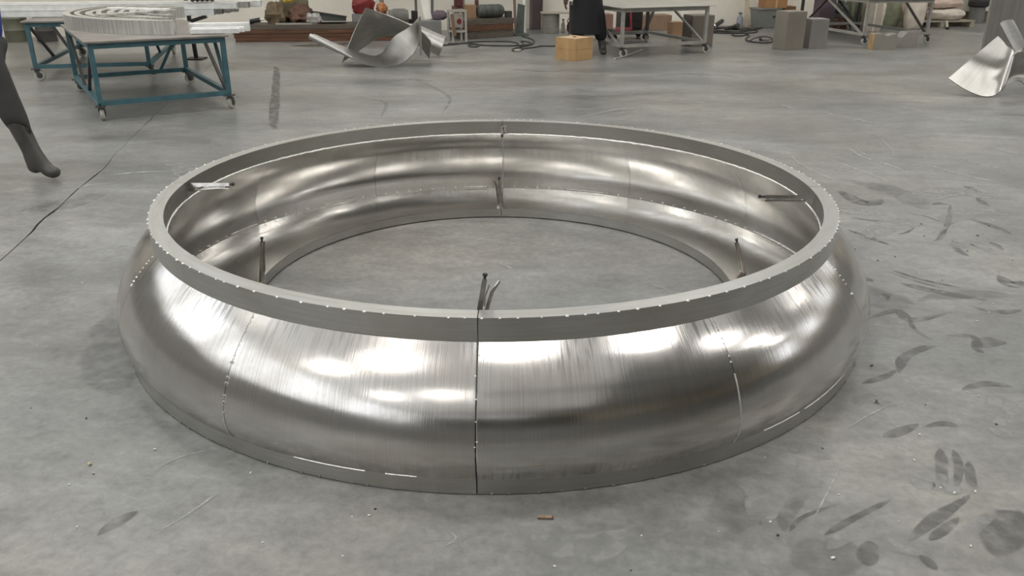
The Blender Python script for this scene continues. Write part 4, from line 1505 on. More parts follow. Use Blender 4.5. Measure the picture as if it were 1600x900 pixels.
cable('dark hose nearest to the aluminium topped table, curling toward the tall block', [(3.738, 16.505, 0.000), (4.041, 16.397, 0.000), (4.408, 16.409, 0.000), (4.681, 16.659, 0.000), (4.757, 17.035, 0.000), (4.502, 16.775, 0.000), (4.134, 16.282, 0.000), (4.086, 15.938, 0.000), (4.228, 15.943, 0.000), (4.383, 16.175, 0.000), (4.318, 15.834, 0.000), (4.147, 15.398, 0.000), (4.119, 14.989, 0.000), (4.322, 14.798, 0.000), (4.523, 15.001, 0.000), (4.607, 15.413, 0.000)], .013, None, 'hose', 'hose', 'hoses by the grey crate')
cable('thin dark cable curled left of the tall brown block', [(4.173, 15.192, 0.000), (4.377, 15.618, 0.000), (4.578, 15.843, 0.000), (4.669, 15.628, 0.000), (4.582, 15.205, 0.000)], .009)
t = thing('angle_grinder', 'dark angle grinder lying on the hoses by the back wall', 'grinder', (3.95, 17.2, 0))
m = MB()
m.cyl((3.862, 16.874, 0.060), (4.310, 17.967, 0.100), .035, .045, 10)
m.build('motor_body', M_black, t)
m = MB()
m.lathe([(.02, -.02), (.07, -.005), (.07, .0), (.02, .02)], (3.912, 17.050, 0.068), 16, Matrix.Rotation(1.2, 4, 'X'))
m.build('guard', M_plierb, t)
t = thing('angle_grinder', 'second dark grinder lying right of the first, left of the blue bottle', 'grinder', (4.4, 17.6, 0))
m = MB()
m.cyl((4.134, 16.863, 0.050), (4.379, 17.156, 0.060), .035, .04, 10)
m.build('motor_body', M_black, t)
m = MB()
m.cyl((4.379, 17.156, 0.060), (4.436, 17.093, 0.090), .05, .05, 12)
m.build('gear_head', M_dark, t)
t = thing('cable_connector', 'small metal connector in the hose curl left of the tall block', 'connector', (4.545, 15.517, 0.000))
m = MB()
m.cyl((4.380, 15.223, 0.030), (4.487, 15.123, 0.030), .03, .022, 10)
m.build('body', M_cardp, t)
m = MB()
m.cyl((4.346, 15.222, 0.030), (4.380, 15.223, 0.030), .034, .034, 10)
m.build('collar', M_dark, t)

# ------------------------------------------------------------------ bent stainless offcuts
M_bent = steel('bent_sheet_steel', (0.56, 0.55, 0.53), 0.30, 0.40, brush=(2, 60), stain=0.2, bump=0.04)
M_bentd = steel('bent_sheet_steel_dull', (0.46, 0.45, 0.42), 0.30, 0.45, brush=(2, 60), stain=0.2, bump=0.04)
t = thing('bent_sheet', 'curled steel trough with a rolled left rim on the far floor', 'sheet', (-1.8, 11.8, 0))
m = MB()
m.sheet([[(-2.74, 11.75, .40), (-2.45, 11.72, .245), (-2.2, 11.70, .115), (-1.98, 11.70, .035), (-1.76, 11.70, .006), (-1.52, 11.72, .055), (-1.35, 11.75, .19), (-1.28, 11.78, .36), (-1.265, 11.80, .64)],
         [(-2.72, 11.79, .425), (-2.43, 11.80, .275), (-2.18, 11.85, .140), (-1.95, 11.90, .060), (-1.75, 11.95, .05), (-1.63, 11.97, .12), (-1.50, 11.96, .26), (-1.36, 11.93, .42), (-1.272, 11.85, .64)],
         [(-2.70, 11.83, .415), (-2.40, 11.90, .27), (-2.14, 12.02, .155), (-1.97, 12.12, .10), (-1.86, 12.20, .13), (-1.77, 12.20, .24), (-1.65, 12.15, .37), (-1.45, 12.05, .49), (-1.28, 11.90, .635)]], .014, 5)
m.build('trough', M_bent, t, smooth=True)
m = MB()
m.tube([(-2.76, 11.75, .405), (-2.45, 11.72, .255), (-2.2, 11.70, .13)], [.042, .036, .016], 14)
m.build('rolled_rim', M_bent, t, smooth=True)
m = MB()
m.bar((-1.262, 11.79, .15), (-1.258, 11.79, .66), .028, .012, (0, 1, 0))
m.build('edge_strip', M_bentd, t)
t = thing('bent_sheet', 'tall arched steel sheet standing behind the curled trough on the far floor', 'sheet', (-2.0, 12.3, 0))
m = MB()
m.sheet([[(-2.06, 12.25, .74), (-2.21, 12.20, .47), (-2.33, 12.16, .22), (-2.43, 12.13, .008)],
         [(-1.87, 12.32, .67), (-1.98, 12.42, .48), (-2.10, 12.48, .30), (-2.28, 12.45, .10)],
         [(-1.67, 12.32, .60), (-1.73, 12.46, .50), (-1.82, 12.54, .40), (-1.95, 12.58, .30)],
         [(-1.47, 12.28, .52), (-1.50, 12.42, .45), (-1.55, 12.50, .39), (-1.62, 12.54, .32)],
         [(-1.30, 12.28, .42), (-1.32, 12.42, .36), (-1.36, 12.50, .30), (-1.40, 12.54, .24)],
         [(-1.18, 12.30, .30), (-1.18, 12.42, .22), (-1.20, 12.50, .14), (-1.22, 12.54, .006)]], .012, 5)
m.build('sheet', M_bentd, t, smooth=True)
t = thing('bent_sheet', 'half round steel gutter sloping down to the floor right of the curled trough', 'sheet', (-1.1, 12.6, 0))
m = MB()
m.sheet([[(-1.44, 12.95, .46), (-1.22, 12.92, .37), (-1.00, 12.90, .28)],
         [(-1.46, 12.86, .42), (-1.24, 12.83, .33), (-1.02, 12.81, .24)],
         [(-1.49, 12.80, .32), (-1.27, 12.77, .22), (-1.05, 12.75, .13)],
         [(-1.52, 12.84, .22), (-1.31, 12.81, .12), (-1.10, 12.79, .02)]], .012, 5)
m.build('gutter', M_bent, t, smooth=True)

t = thing('bent_sheet', 'bright curved steel sheet lying on the floor at the right edge', 'sheet', (5.35, 9.55, 0))
m = MB()
m.sheet([[(4.93, 9.62, .185), (5.10, 9.52, .075), (5.30, 9.46, .010), (5.46, 9.48, .05), (5.54, 9.52, .20), (5.575, 9.56, .44)],
         [(5.265, 9.81, .40), (5.38, 9.745, .305), (5.50, 9.70, .25), (5.60, 9.69, .262), (5.655, 9.685, .335), (5.68, 9.67, .465)],
         [(5.60, 10.0, .61), (5.66, 9.97, .55), (5.70, 9.94, .50), (5.74, 9.90, .48), (5.77, 9.85, .48), (5.79, 9.78, .49)]], .012, 6)
m.build('curved_panel', M_bent, t, smooth=True)
m = MB()
m.sheet([[(5.58, 9.57, .45), (5.66, 9.63, .475), (5.80, 9.70, .48), (6.05, 9.78, .45)],
         [(5.56, 9.55, .28), (5.68, 9.68, .32), (5.84, 9.78, .34), (6.10, 9.85, .32)],
         [(5.52, 9.53, .12), (5.66, 9.70, .19), (5.84, 9.80, .21), (6.12, 9.86, .18)],
         [(5.49, 9.50, .06), (5.66, 9.66, .13), (5.82, 9.72, .14), (5.94, 9.66, .006)]], .010, 6)
m.build('side_flange', M_bentd, t, smooth=True)
t = thing('folded_channel', 'folded steel channel lying tilted on the bright curved sheet at the right edge', 'channel', (5.6, 9.8, .5))
m = MB()
m.sheet([[(5.40, 9.66, .775), (5.52, 9.66, .62), (5.64, 9.66, .47)],
         [(5.46, 9.70, .80), (5.58, 9.70, .645), (5.70, 9.70, .495)],
         [(5.58, 9.74, .81), (5.70, 9.74, .655), (5.82, 9.74, .505)],
         [(5.62, 9.74, .72), (5.74, 9.74, .59), (5.86, 9.74, .46)]], .012, 5)
m.build('channel', M_bent, t, smooth=True)
M_pst = mat('stacked_grey_sheet', (0.34, 0.33, 0.30), 0.38, 0.7, var=0.12, scale=3, stretch=(4, 4, .4))
M_pstl = mat('pale_sheet_edge', (0.50, 0.49, 0.46), 0.35, 0.7, var=0.1)
for k in range(4):
    x0, y0 = 7.20 + .075 * k, 13.20 + .03 * k
    m = MB()
    dx, dy = 1.45, .55
    lean = .10
    hgt = 1.15
    nx, ny = -dy, dx
    q = math.hypot(nx, ny)
    nx, ny = nx / q, ny / q
    th = .012
    vs = []
    for s in (0, 1):
        for (u, z) in ((0, 0), (1, 0), (1, hgt), (0, hgt)):
            vs.append((x0 + dx * u + lean * z / hgt * .6 + nx * (th * s + .06 * k + lean * z / hgt), y0 + dy * u + ny * (th * s + .06 * k + lean * z / hgt), z))
    m.add(vs, [(0, 1, 2, 3), (7, 6, 5, 4), (0, 4, 5, 1), (1, 5, 6, 2), (2, 6, 7, 3), (3, 7, 4, 0)])
    t = thing('steel_plate', 'tall grey steel plate leaning at the right edge, %s of the row' % ['nearest', 'second', 'third', 'farthest'][k], 'plate', (x0, y0, 0), 0, 'steel plates leaning at the right')
    m.build('plate', M_pst, t)
    e = MB()
    e.bar((vs[0][0] - .004, vs[0][1], .002), (vs[3][0] - .004, vs[3][1], hgt), .018, .03, (0, 1, 0))
    e.build('folded_edge', M_pstl, t)
t = thing('sheet_rack', 'grey A frame carrying the leaning steel plates', 'rack', (8.0, 14.1, 0))
for u in (.45, .9):
    bx, by = 7.20 + 1.45 * u - .36 * .30 , 13.2 + .55 * u + .93 * .42
    m = MB()
    m.bar((bx + .02, by, 0), (bx + .08, by + .02, 1.1), .05, .05, (0, 1, 0))
    m.build('upright', M_grey, t)
    m = MB()
    m.bar((bx + .25, by + .50, 0.02), (bx + .08, by + .05, 1.05), .05, .05, (0, 1, 0))
    m.build('stay', M_grey, t)

# ------------------------------------------------------------------ people
M_skin = mat('skin', (0.38, 0.22, 0.15), 0.55, var=0.06)
M_bluej = mat('royal_blue_jacket', (0.012, 0.028, 0.22), 0.75, var=0.2, scale=6, bump=0.3)
M_tro = mat('charcoal_trousers', (0.042, 0.041, 0.040), 0.85, var=0.2, scale=7, bump=0.35)
M_boot = mat('black_rubber_boot', (0.055, 0.052, 0.046), 0.38, var=0.2, scale=7)
M_blk = mat('black_work_clothes', (0.010, 0.010, 0.012), 0.8, var=0.3, scale=6, bump=0.3)
M_glove = mat('brown_glove', (0.09, 0.055, 0.04), 0.8, var=0.2)
M_hair = mat('black_hair', (0.012, 0.010, 0.009), 0.5, var=0.3, scale=30)


def skin(name, J, E, material, parent, levels=2, root=None):
    names = list(J)
    me = bpy.data.meshes.new(name)
    inv = WORLD[parent.name].inverted()
    me.from_pydata([tuple(inv @ Vector(J[k][0])) for k in names], [(names.index(a), names.index(b)) for a, b in E], [])
    ob = bpy.data.objects.new(name, me)
    COL.objects.link(ob)
    ob.modifiers.new('skin', 'SKIN')
    if not me.skin_vertices:
        bm = bmesh.new()
        bm.from_mesh(me)
        bm.verts.layers.skin.verify()
        bm.to_mesh(me)
        bm.free()
    sv = me.skin_vertices[0].data
    for i, k in enumerate(names):
        r = J[k][1]
        sv[i].radius = r if isinstance(r, tuple) else (r, r)
        sv[i].use_root = (k == (root or names[0]))
    ss = ob.modifiers.new('sub', 'SUBSURF')
    ss.levels = ss.render_levels = levels
    dg = bpy.context.evaluated_depsgraph_get()
    nm = bpy.data.meshes.new_from_object(ob.evaluated_get(dg))
    bpy.data.objects.remove(ob)
    nm.name = name
    nm.materials.clear()
    nm.materials.append(material)
    nm.polygons.foreach_set('use_smooth', [True] * len(nm.polygons))
    o2 = bpy.data.objects.new(name, nm)
    COL.objects.link(o2)
    o2.parent = parent
    return o2


def chain(E, *ks):
    for i in range(len(ks) - 1):
        E.append((ks[i], ks[i + 1]))


def hand_joints(J, E, wrist_key, wrist, fwd, palm_side, k, curl=.5):
    """five separate fingers from the wrist; fwd = towards the fingertips, palm_side = direction the palm faces"""
    f = Vector(fwd).normalized()
    p = Vector(palm_side)
    p = (p - f * p.dot(f)).normalized()
    s = f.cross(p) * k
    w = Vector(wrist)
    palm = w + f * .05
    J[wrist_key + 'palm'] = (palm, (.032, .018))
    E.append((wrist_key, wrist_key + 'palm'))
    for i, (off, ln) in enumerate(((-.030, .070), (-.010, .080), (.010, .075), (.028, .058))):
        b = palm + f * .045 + s * off
        m1 = b + f * ln * .5 + p * ln * .18 * curl
        e = m1 + f * ln * .38 + p * ln * .45 * curl
        for q, (pt, r) in enumerate(((b, .010), (m1, .009), (e, .0075))):
            J['%sf%d%d' % (wrist_key, i, q)] = (pt, r)
        chain(E, wrist_key + 'palm', *['%sf%d%d' % (wrist_key, i, q) for q in range(3)])
    b = w + f * .035 - s * .040
    J[wrist_key + 't0'] = (b, .012)
    J[wrist_key + 't1'] = (b + f * .035 - s * .018 + p * .012, .010)
    J[wrist_key + 't2'] = (b + f * .062 - s * .012 + p * .026, .008)
    chain(E, wrist_key + 'palm', wrist_key + 't0', wrist_key + 't1', wrist_key + 't2')


def head_parts(t, c, face, hairmat):
    """nose, ears and eyes belong to the head surface; hair is a cap over the skull"""
    f = Vector(face).normalized()
    s = Vector((f.y, -f.x, 0))
    m = MB()
    for j in (-1, 1):
        m.lathe([(.002, -.011), (.009, -.006), (.011, 0), (.009, .006), (.002, .011)], c + f * .083 + s * (j * .032) + Vector((0, 0, .008)), 10)
    m.build('eyes', M_white, t, smooth=True)
    m = MB()
    vs, fs = [], []
    nu, nv = 20, 9
    for j in range(nv + 1):
        th = PI * .56 * j / nv
        for i in range(nu):
            ph = 2 * PI * i / nu
            d = Vector((math.sin(th) * math.cos(ph), math.sin(th) * math.sin(ph), math.cos(th)))
            k = .108 + .006 * noise.noise(d * 6)
            z = d.z * .132
            if d.dot(f) > .25 and th > PI * .30:
                z = max(z, .055)
            vs.append(c + Vector((d.x * k, d.y * k, z + .012)))
    for j in range(nv):
        for i in range(nu):
            l = (i + 1) % nu
            fs.append((j * nu + i, j * nu + l, (j + 1) * nu + l, (j + 1) * nu + i))
    m.add(vs, fs)
    m.build('hair', hairmat, t, smooth=True)


def figure(label, base, face, hips, legs, shoulders, arms, head, palms):
    """legs/arms: lists of joint positions hip->toe, shoulder->wrist"""
    t = thing('person', label, 'person', base)
    J, E = {}, []
    P = Vector(hips)
    f = Vector(face).normalized()
    s = Vector((f.y, -f.x, 0))
    SHO = Vector(shoulders)
    H = Vector(head)
    J['pelvis'] = (P, (.150, .115))
    J['waist'] = (P.lerp(SHO, .38), (.135, .10))
    J['chest'] = (P.lerp(SHO, .78), (.165, .115))
    J['neckb'] = (SHO + Vector((0, 0, .06)), .062)
    J['neck'] = (SHO.lerp(H, .48) + Vector((0, 0, .02)), .055)
    J['jaw'] = (H + f * .018 - Vector((0, 0, .055)), (.064, .072))
    J['skull'] = (H + Vector((0, 0, .03)), (.080, .092))
    J['crown'] = (H + Vector((0, 0, .085)) - f * .01, (.062, .072))
    J['nose'] = (H + f * .112 - Vector((0, 0, .012)), (.011, .012))
    J['chin'] = (H + f * .078 - Vector((0, 0, .088)), (.022, .018))
    chain(E, 'pelvis', 'waist', 'chest', 'neckb', 'neck', 'jaw', 'skull', 'crown')
    chain(E, 'skull', 'nose')
    chain(E, 'jaw', 'chin')
    for j, q in ((-1, 'l'), (1, 'r')):
        J['ear' + q] = (H + s * (j * .094), (.012, .026))
        chain(E, 'skull', 'ear' + q)
    for q, L in legs.items():
        for i, (p, r) in enumerate(zip(L, (.088, .062, .040, .026))):
            J['%sleg%d' % (q, i)] = (Vector(p), r)
        chain(E, 'pelvis', *['%sleg%d' % (q, i) for i in range(4)])
    for q, L in arms.items():
        for i, (p, r) in enumerate(zip(L, (.058, .043, .030))):
            J['%sarm%d' % (q, i)] = (Vector(p), r)
        chain(E, 'chest', *['%sarm%d' % (q, i) for i in range(3)])
        a, b = Vector(L[1]), Vector(L[2])
        hand_joints(J, E, '%sarm2' % q, b, (b - a), palms[q], -1 if q == 'l' else 1)
    skin('body', J, E, M_skin, t, 2, 'pelvis')
    head_parts(t, H + Vector((0, 0, .02)), f, M_hair)
    return t, P, SHO, f, s


def wear_top(t, P, SHO, arms, material, name='jacket', low=0.02, k=1.0):
    J, E = {}, []
    J['hem'] = (P + Vector((0, 0, low)), (.180 * k, .140 * k))
    J['waist'] = (P.lerp(SHO, .38), (.168 * k, .130 * k))
    J['chest'] = (P.lerp(SHO, .78), (.195 * k, .142 * k))
    J['collar'] = (SHO + Vector((0, 0, .075)), .078)
    J['yoke'] = (SHO + Vector((0, 0, .01)), (.135, .112))
    chain(E, 'hem', 'waist', 'chest', 'yoke', 'collar')
    for q, L in arms.items():
        a, b, c = [Vector(p) for p in L]
        for i, (p, r) in enumerate(((a, .078), (b, .062), (b.lerp(c, .93), .048))):
            J[q + str(i)] = (p, r)
        chain(E, 'chest', q + '0', q + '1', q + '2')
    return skin(name, J, E, material, t, 2, 'hem')


def wear_trousers(t, P, legs, material, r=(.108, .088, .072), end=.92):
    J, E = {}, []
    J['belt'] = (P + Vector((0, 0, .10)), (.162, .126))
    J['seat'] = (P, (.168, .135))
    chain(E, 'belt', 'seat')
    for q, L in legs.items():
        h, k, a = [Vector(p) for p in L[:3]]
        pts = [(h, r[0]), (h.lerp(k, .55), r[0] * .93), (k, r[1]), (k.lerp(a, .5), (r[1] + r[2]) / 2 * 1.02), (k.lerp(a, end), r[2])]
        for i, (p, rr) in enumerate(pts):
            J[q + str(i)] = (p, rr)
        chain(E, 'seat', *[q + str(i) for i in range(5)])
    return skin('trousers', J, E, material, t, 2, 'seat')


def wear_boots(t, legs, material, shaft=.82, r=.066):
    for q, L in legs.items():
        k, a, b, e = [Vector(p) for p in L[1:5]]
        J, E = {}, []
        J['top'] = (a.lerp(k, shaft), r * 1.10)
        J['calf'] = (a.lerp(k, shaft * .55), r * 1.02)
        J['ankle'] = (a.lerp(k, .10), r * .80)
        h_ = (a - e)
        h_.z = 0
        J['heel'] = (Vector((a.x, a.y, max(.045, b.z - .01))) + h_.normalized() * .045, .050)
        J['ball'] = (b, (.058, .050))
        J['toe'] = (e, (.054, .042))
        chain(E, 'top', 'calf', 'ankle', 'ball', 'toe')
        chain(E, 'ankle', 'heel')
        skin('boot', J, E, material, t, 2, 'top')


# worker walking to the right at the left edge of the frame
legs = {'r': [(-3.65, 5.94, .86), (-3.545, 5.90, .50), (-3.415, 5.875, .105), (-3.34, 5.862, .056), (-3.26, 5.845, .046)],
        'l': [(-3.73, 6.12, .86), (-3.82, 6.13, .47), (-4.14, 6.17, .165), (-4.08, 6.15, .09), (-4.01, 6.14, .05)]}
arms = {'r': [(-3.76, 5.83, 1.36), (-3.98, 5.78, 1.10), (-4.02, 5.72, .85)], 'l': [(-3.80, 6.24, 1.36), (-3.96, 6.30, 1.08), (-3.98, 6.33, .84)]}
t, P, SHO, f, s = figure('worker in royal blue jacket and rubber boots walking in at the left edge', (-3.66, 6.0, 0), (1, -.15, 0),
                         (-3.70, 6.03, .92), legs, (-3.72, 6.03, 1.40), arms, (-3.68, 6.02, 1.61), {'r': (0, 1, 0), 'l': (0, -1, 0)})
wear_top(t, P, SHO, arms, M_bluej, low=-.04)
wear_trousers(t, P, legs, M_tro, r=(.105, .092, .080), end=.22)
wear_boots(t, legs, M_boot, .90, .066)

# man in black standing with his back half turned at the grey table
legs = {'l': [(1.00, 13.12, .86), (.985, 13.16, .47), (.99, 13.20, .105), (.985, 13.12, .056), (.98, 13.03, .046)],
        'r': [(1.22, 13.14, .86), (1.30, 13.12, .47), (1.37, 13.16, .105), (1.375, 13.08, .056), (1.38, 12.99, .046)]}
arms = {'l': [(.90, 13.13, 1.36), (.80, 13.05, 1.08), (.78, 12.98, .83)], 'r': [(1.33, 13.16, 1.36), (1.46, 13.22, 1.10), (1.62, 13.35, .93)]}
t, P, SHO, f, s = figure('man in black work clothes and brown glove standing beside the raw wood box', (1.15, 13.12, 0), (.25, -1, 0),
                         (1.11, 13.13, .92), legs, (1.11, 13.15, 1.40), arms, (1.12, 13.12, 1.61), {'r': (0, 0, -1), 'l': (1, 0, 0)})
wear_top(t, P, SHO, arms, M_blk, k=1.12)
wear_trousers(t, P, legs, M_blk, r=(.125, .115, .085), end=.70)
wear_boots(t, legs, M_boot, .40, .060)
m = MB()
sk = []
for j in range(7):
    z = 1.02 - .70 * j / 6
    for i in range(24):
        a = 2 * PI * i / 24
        rx, ry = .205 + .052 * j / 6, .165 + .03 * j / 6
        fold = 1 + .05 * math.sin(a * 7 + 1.3) * j / 6
        sk.append((1.115 + rx * fold * math.cos(a), 13.135 + ry * fold * math.sin(a), z))
m.add(sk, [(j * 24 + i, j * 24 + (i + 1) % 24, (j + 1) * 24 + (i + 1) % 24, (j + 1) * 24 + i) for j in range(6) for i in range(24)])
ap = m.build('work_apron', M_blk, t, smooth=True)
J, E = {'w': (Vector((.785, 12.995, .86)), .040)}, []
hand_joints(J, E, 'w', (.78, 12.98, .83), (-.02, -.07, -.25), (1, 0, 0), -1, .6)
for k in J:
    r = J[k][1]
    J[k] = (J[k][0], tuple(q * 1.35 for q in r) if isinstance(r, tuple) else r * 1.3)
skin('glove', J, E, M_glove, t, 1, 'w')

# ------------------------------------------------------------------ marks on the floor: worn paint, mop smears, scratches and stains, all part of the floor
def decal_mat(name, color, rough, strength):
    m = bpy.data.materials.new(name)
    m.use_nodes = True
    nt = m.node_tree
    L = nt.links.new
    b = nt.nodes['Principled BSDF']
    b.inputs['Base Color'].default_value = (*color, 1)
    b.inputs['Roughness'].default_value = rough
    uv = N(nt, 'ShaderNodeUVMap')
    sp_ = N(nt, 'ShaderNodeSeparateXYZ')
    L(uv.outputs[0], sp_.inputs[0])
    tc = N(nt, 'ShaderNodeTexCoord')
    nz = N(nt, 'ShaderNodeTexNoise')
    nz.inputs['Scale'].default_value = 14
    nz.inputs['Detail'].default_value = 6
    L(tc.outputs['Object'], nz.inputs['Vector'])
    mr = N(nt, 'ShaderNodeMapRange')
    mr.inputs[1].default_value = .30
    mr.inputs[2].default_value = .62
    L(nz.outputs['Fac'], mr.inputs[0])
    ed = N(nt, 'ShaderNodeMapRange')
    ed.inputs[1].default_value = 0.0
    ed.inputs[2].default_value = 0.28
    ed.interpolation_type = 'SMOOTHSTEP'
    L(sp_.outputs[1], ed.inputs[0])
    mu = N(nt, 'ShaderNodeMath', operation='MULTIPLY')
    L(mr.outputs[0], mu.inputs[0])
    L(ed.outputs[0], mu.inputs[1])
    m2 = N(nt, 'ShaderNodeMath', operation='MULTIPLY')
    L(mu.outputs[0], m2.inputs[0])
    m2.inputs[1].default_value = strength
    L(m2.outputs[0], b.inputs['Alpha'])
    return m


D_dark = decal_mat('dark_smear', (0.115, 0.112, 0.106), .34, .68)
D_soft = decal_mat('soft_dark_smear', (0.135, 0.135, 0.132), .33, .30)
D_pale = decal_mat('pale_worn_patch', (0.36, 0.36, 0.345), .45, .60)
D_white = decal_mat('white_scratch', (0.50, 0.50, 0.48), .5, .75)
D_brown = decal_mat('brown_stain', (0.085, 0.068, 0.052), .35, .85)
LAY = [0]


def smear(pts, w, material, taper=True, name='floor_mark'):
    P = spline([Vector((p[0], p[1], 0)) for p in pts], 7)
    LAY[0] += 1
    z = .0006 + .00002 * LAY[0]
    vs, fs, uv = [], [], []
    n = len(P)
    for i, p in enumerate(P):
        d = (P[min(i + 1, n - 1)] - P[max(i - 1, 0)]).normalized()
        s = Vector((-d.y, d.x, 0))
        t_ = i / (n - 1)
        ww = w * ((math.sin(PI * min(.97, max(.03, t_))) ** .5) if taper else 1) * (1 + .35 * noise.noise(p * 9 + Vector((LAY[0], 0, 0)))) / 2
        e = min(1, 5 * min(t_, 1 - t_))
        for k, a in ((-1, 0), (0, 1), (1, 0)):
            q = p + s * (ww * k)
            vs.append((q.x, q.y, z))
            uv.append((t_ * 4, a * e))
    for i in range(n - 1):
        for k in (0, 1):
            fs.append((i * 3 + k, i * 3 + k + 1, i * 3 + k + 4, i * 3 + k + 3))
    m = MB()
    m.add(vs, fs, uv)
    return stuff(m.build(name, material, floor))


for pts, w in (
        ([(2.004, 4.119, 0.000), (2.109, 3.975, 0.000), (2.267, 3.857, 0.000)], .035), ([(1.979, 4.091, 0.000), (2.080, 3.940, 0.000), (2.179, 3.848, 0.000)], .02), ([(1.962, 3.939, 0.000), (2.103, 3.822, 0.000), (2.312, 3.704, 0.000)], .07),
        ([(1.627, 3.484, 0.000), (1.809, 3.579, 0.000), (1.840, 3.479, 0.000), (2.083, 3.574, 0.000)], .055), ([(1.831, 3.493, 0.000), (1.808, 3.376, 0.000), (1.837, 3.253, 0.000)], .03), ([(1.898, 3.311, 0.000), (2.031, 3.306, 0.000), (1.989, 3.187, 0.000), (1.994, 3.139, 0.000)], .05),
        ([(1.982, 3.199, 0.000), (2.083, 3.255, 0.000), (2.149, 3.243, 0.000)], .10), ([(1.552, 2.956, 0.000), (1.635, 3.095, 0.000), (1.751, 3.185, 0.000), (1.833, 3.210, 0.000)], .055), ([(2.021, 4.791, 0.000), (2.103, 4.627, 0.000), (2.181, 4.472, 0.000)], .045),
        ([(2.575, 4.609, 0.000), (2.519, 4.433, 0.000), (2.526, 4.319, 0.000)], .05), ([(2.873, 4.989, 0.000), (2.941, 4.875, 0.000), (2.974, 4.694, 0.000)], .06), ([(2.447, 4.574, 0.000), (2.519, 4.631, 0.000), (2.648, 4.822, 0.000)], .03),
        ([(2.770, 4.566, 0.000), (2.772, 4.500, 0.000), (2.775, 4.425, 0.000)], .05), ([(2.285, 5.651, 0.000), (2.338, 5.328, 0.000), (2.512, 5.419, 0.000)], .14), ([(2.130, 5.020, 0.000), (2.219, 4.968, 0.000), (2.335, 4.931, 0.000)], .035),
        ([(3.228, 5.780, 0.000), (3.241, 5.680, 0.000), (3.255, 5.567, 0.000)], .06), ([(3.170, 5.488, 0.000), (3.142, 5.367, 0.000), (3.140, 5.251, 0.000)], .06), ([(2.481, 4.608, 0.000), (2.672, 4.872, 0.000), (2.920, 5.335, 0.000)], .04),
        ([(2.530, 5.105, 0.000), (2.617, 5.052, 0.000), (2.649, 4.973, 0.000), (2.732, 4.898, 0.000)], .03), ([(2.284, 4.698, 0.000), (2.351, 4.722, 0.000), (2.458, 4.832, 0.000)], .025), ([(2.774, 5.304, 0.000), (2.852, 5.334, 0.000), (2.895, 5.291, 0.000)], .05),
        ([(1.474, 2.429, 0.000), (1.422, 2.315, 0.000), (1.368, 2.193, 0.000)], .05), ([(1.514, 2.421, 0.000), (1.480, 2.316, 0.000), (1.413, 2.197, 0.000)], .04), ([(1.532, 2.353, 0.000), (1.491, 2.262, 0.000), (1.461, 2.187, 0.000)], .045),
        ([(1.142, 1.939, 0.000), (1.272, 2.044, 0.000), (1.452, 2.171, 0.000)], .045), ([(1.209, 1.948, 0.000), (1.279, 1.997, 0.000), (1.355, 2.056, 0.000)], .04), ([(0.815, 1.983, 0.000), (0.881, 2.054, 0.000), (1.010, 2.116, 0.000)], .02),
        ([(0.909, 1.966, 0.000), (1.033, 2.049, 0.000), (1.189, 2.143, 0.000)], .03), ([(0.985, 1.840, 0.000), (1.014, 1.892, 0.000), (1.045, 1.947, 0.000)], .07), ([(1.155, 1.885, 0.000), (1.168, 1.859, 0.000), (1.176, 1.823, 0.000)], .04),
        ([(1.297, 2.492, 0.000), (1.374, 2.529, 0.000), (1.474, 2.585, 0.000)], .045), ([(1.467, 2.559, 0.000), (1.560, 2.585, 0.000), (1.605, 2.560, 0.000)], .04), ([(1.359, 1.881, 0.000), (1.455, 1.992, 0.000), (1.563, 2.082, 0.000)], .16),
        ([(-1.207, 1.955, 0.000), (-1.171, 2.022, 0.000), (-1.129, 2.073, 0.000)], .045), ([(1.372, 2.876, 0.000), (1.481, 2.929, 0.000), (1.565, 2.994, 0.000)], .04), ([(1.738, 2.828, 0.000), (1.864, 2.879, 0.000), (1.979, 2.860, 0.000)], .05),
        ([(2.540, 4.042, 0.000), (2.534, 3.910, 0.000), (2.624, 3.954, 0.000)], .10), ([(2.195, 3.627, 0.000), (2.285, 3.568, 0.000), (2.423, 3.599, 0.000)], .06), ([(1.768, 4.035, 0.000), (1.821, 3.982, 0.000), (1.850, 3.947, 0.000)], .06)):
    smear(pts, w, D_dark)
for pts, w in (([(0.704, 2.240, 0.000), (0.682, 2.108, 0.000), (0.652, 1.965, 0.000)], .14), ([(0.930, 2.174, 0.000), (0.844, 2.078, 0.000), (0.796, 1.983, 0.000)], .06), ([(1.702, 3.946, 0.000), (1.798, 3.700, 0.000), (1.940, 3.740, 0.000)], .25),
               ([(1.953, 3.701, 0.000), (2.211, 3.783, 0.000), (2.519, 3.769, 0.000)], .12), ([(-1.210, 3.597, 0.000), (-1.111, 3.454, 0.000), (-1.018, 3.320, 0.000)], .1), ([(-1.874, 3.592, 0.000), (-1.670, 3.070, 0.000), (-1.493, 2.756, 0.000)], .25),
               ([(2.437, 5.943, 0.000), (2.670, 5.608, 0.000), (2.687, 5.161, 0.000)], .25), ([(0.495, 3.688, 0.000), (0.669, 3.614, 0.000), (0.866, 3.692, 0.000)], .1),
               ([(0.771, 1.852, 0.000), (0.906, 1.879, 0.000), (0.999, 1.933, 0.000)], .2), ([(-3.150, 5.093, 0.000), (-2.935, 5.236, 0.000), (-2.778, 5.539, 0.000)], .25)):
    smear(pts, w, D_soft)
for pts, w in (([(-3.264, 11.820, 0.000), (-2.651, 9.400, 0.000), (-2.191, 7.566, 0.000)], .115),):
    smear(pts, w, D_soft, False)
    smear(pts, w * .9, D_dark, False)
smear([(-3.704, 14.269, 0.000), (-3.198, 14.284, 0.000), (-2.629, 14.679, 0.000)], .42, D_brown)
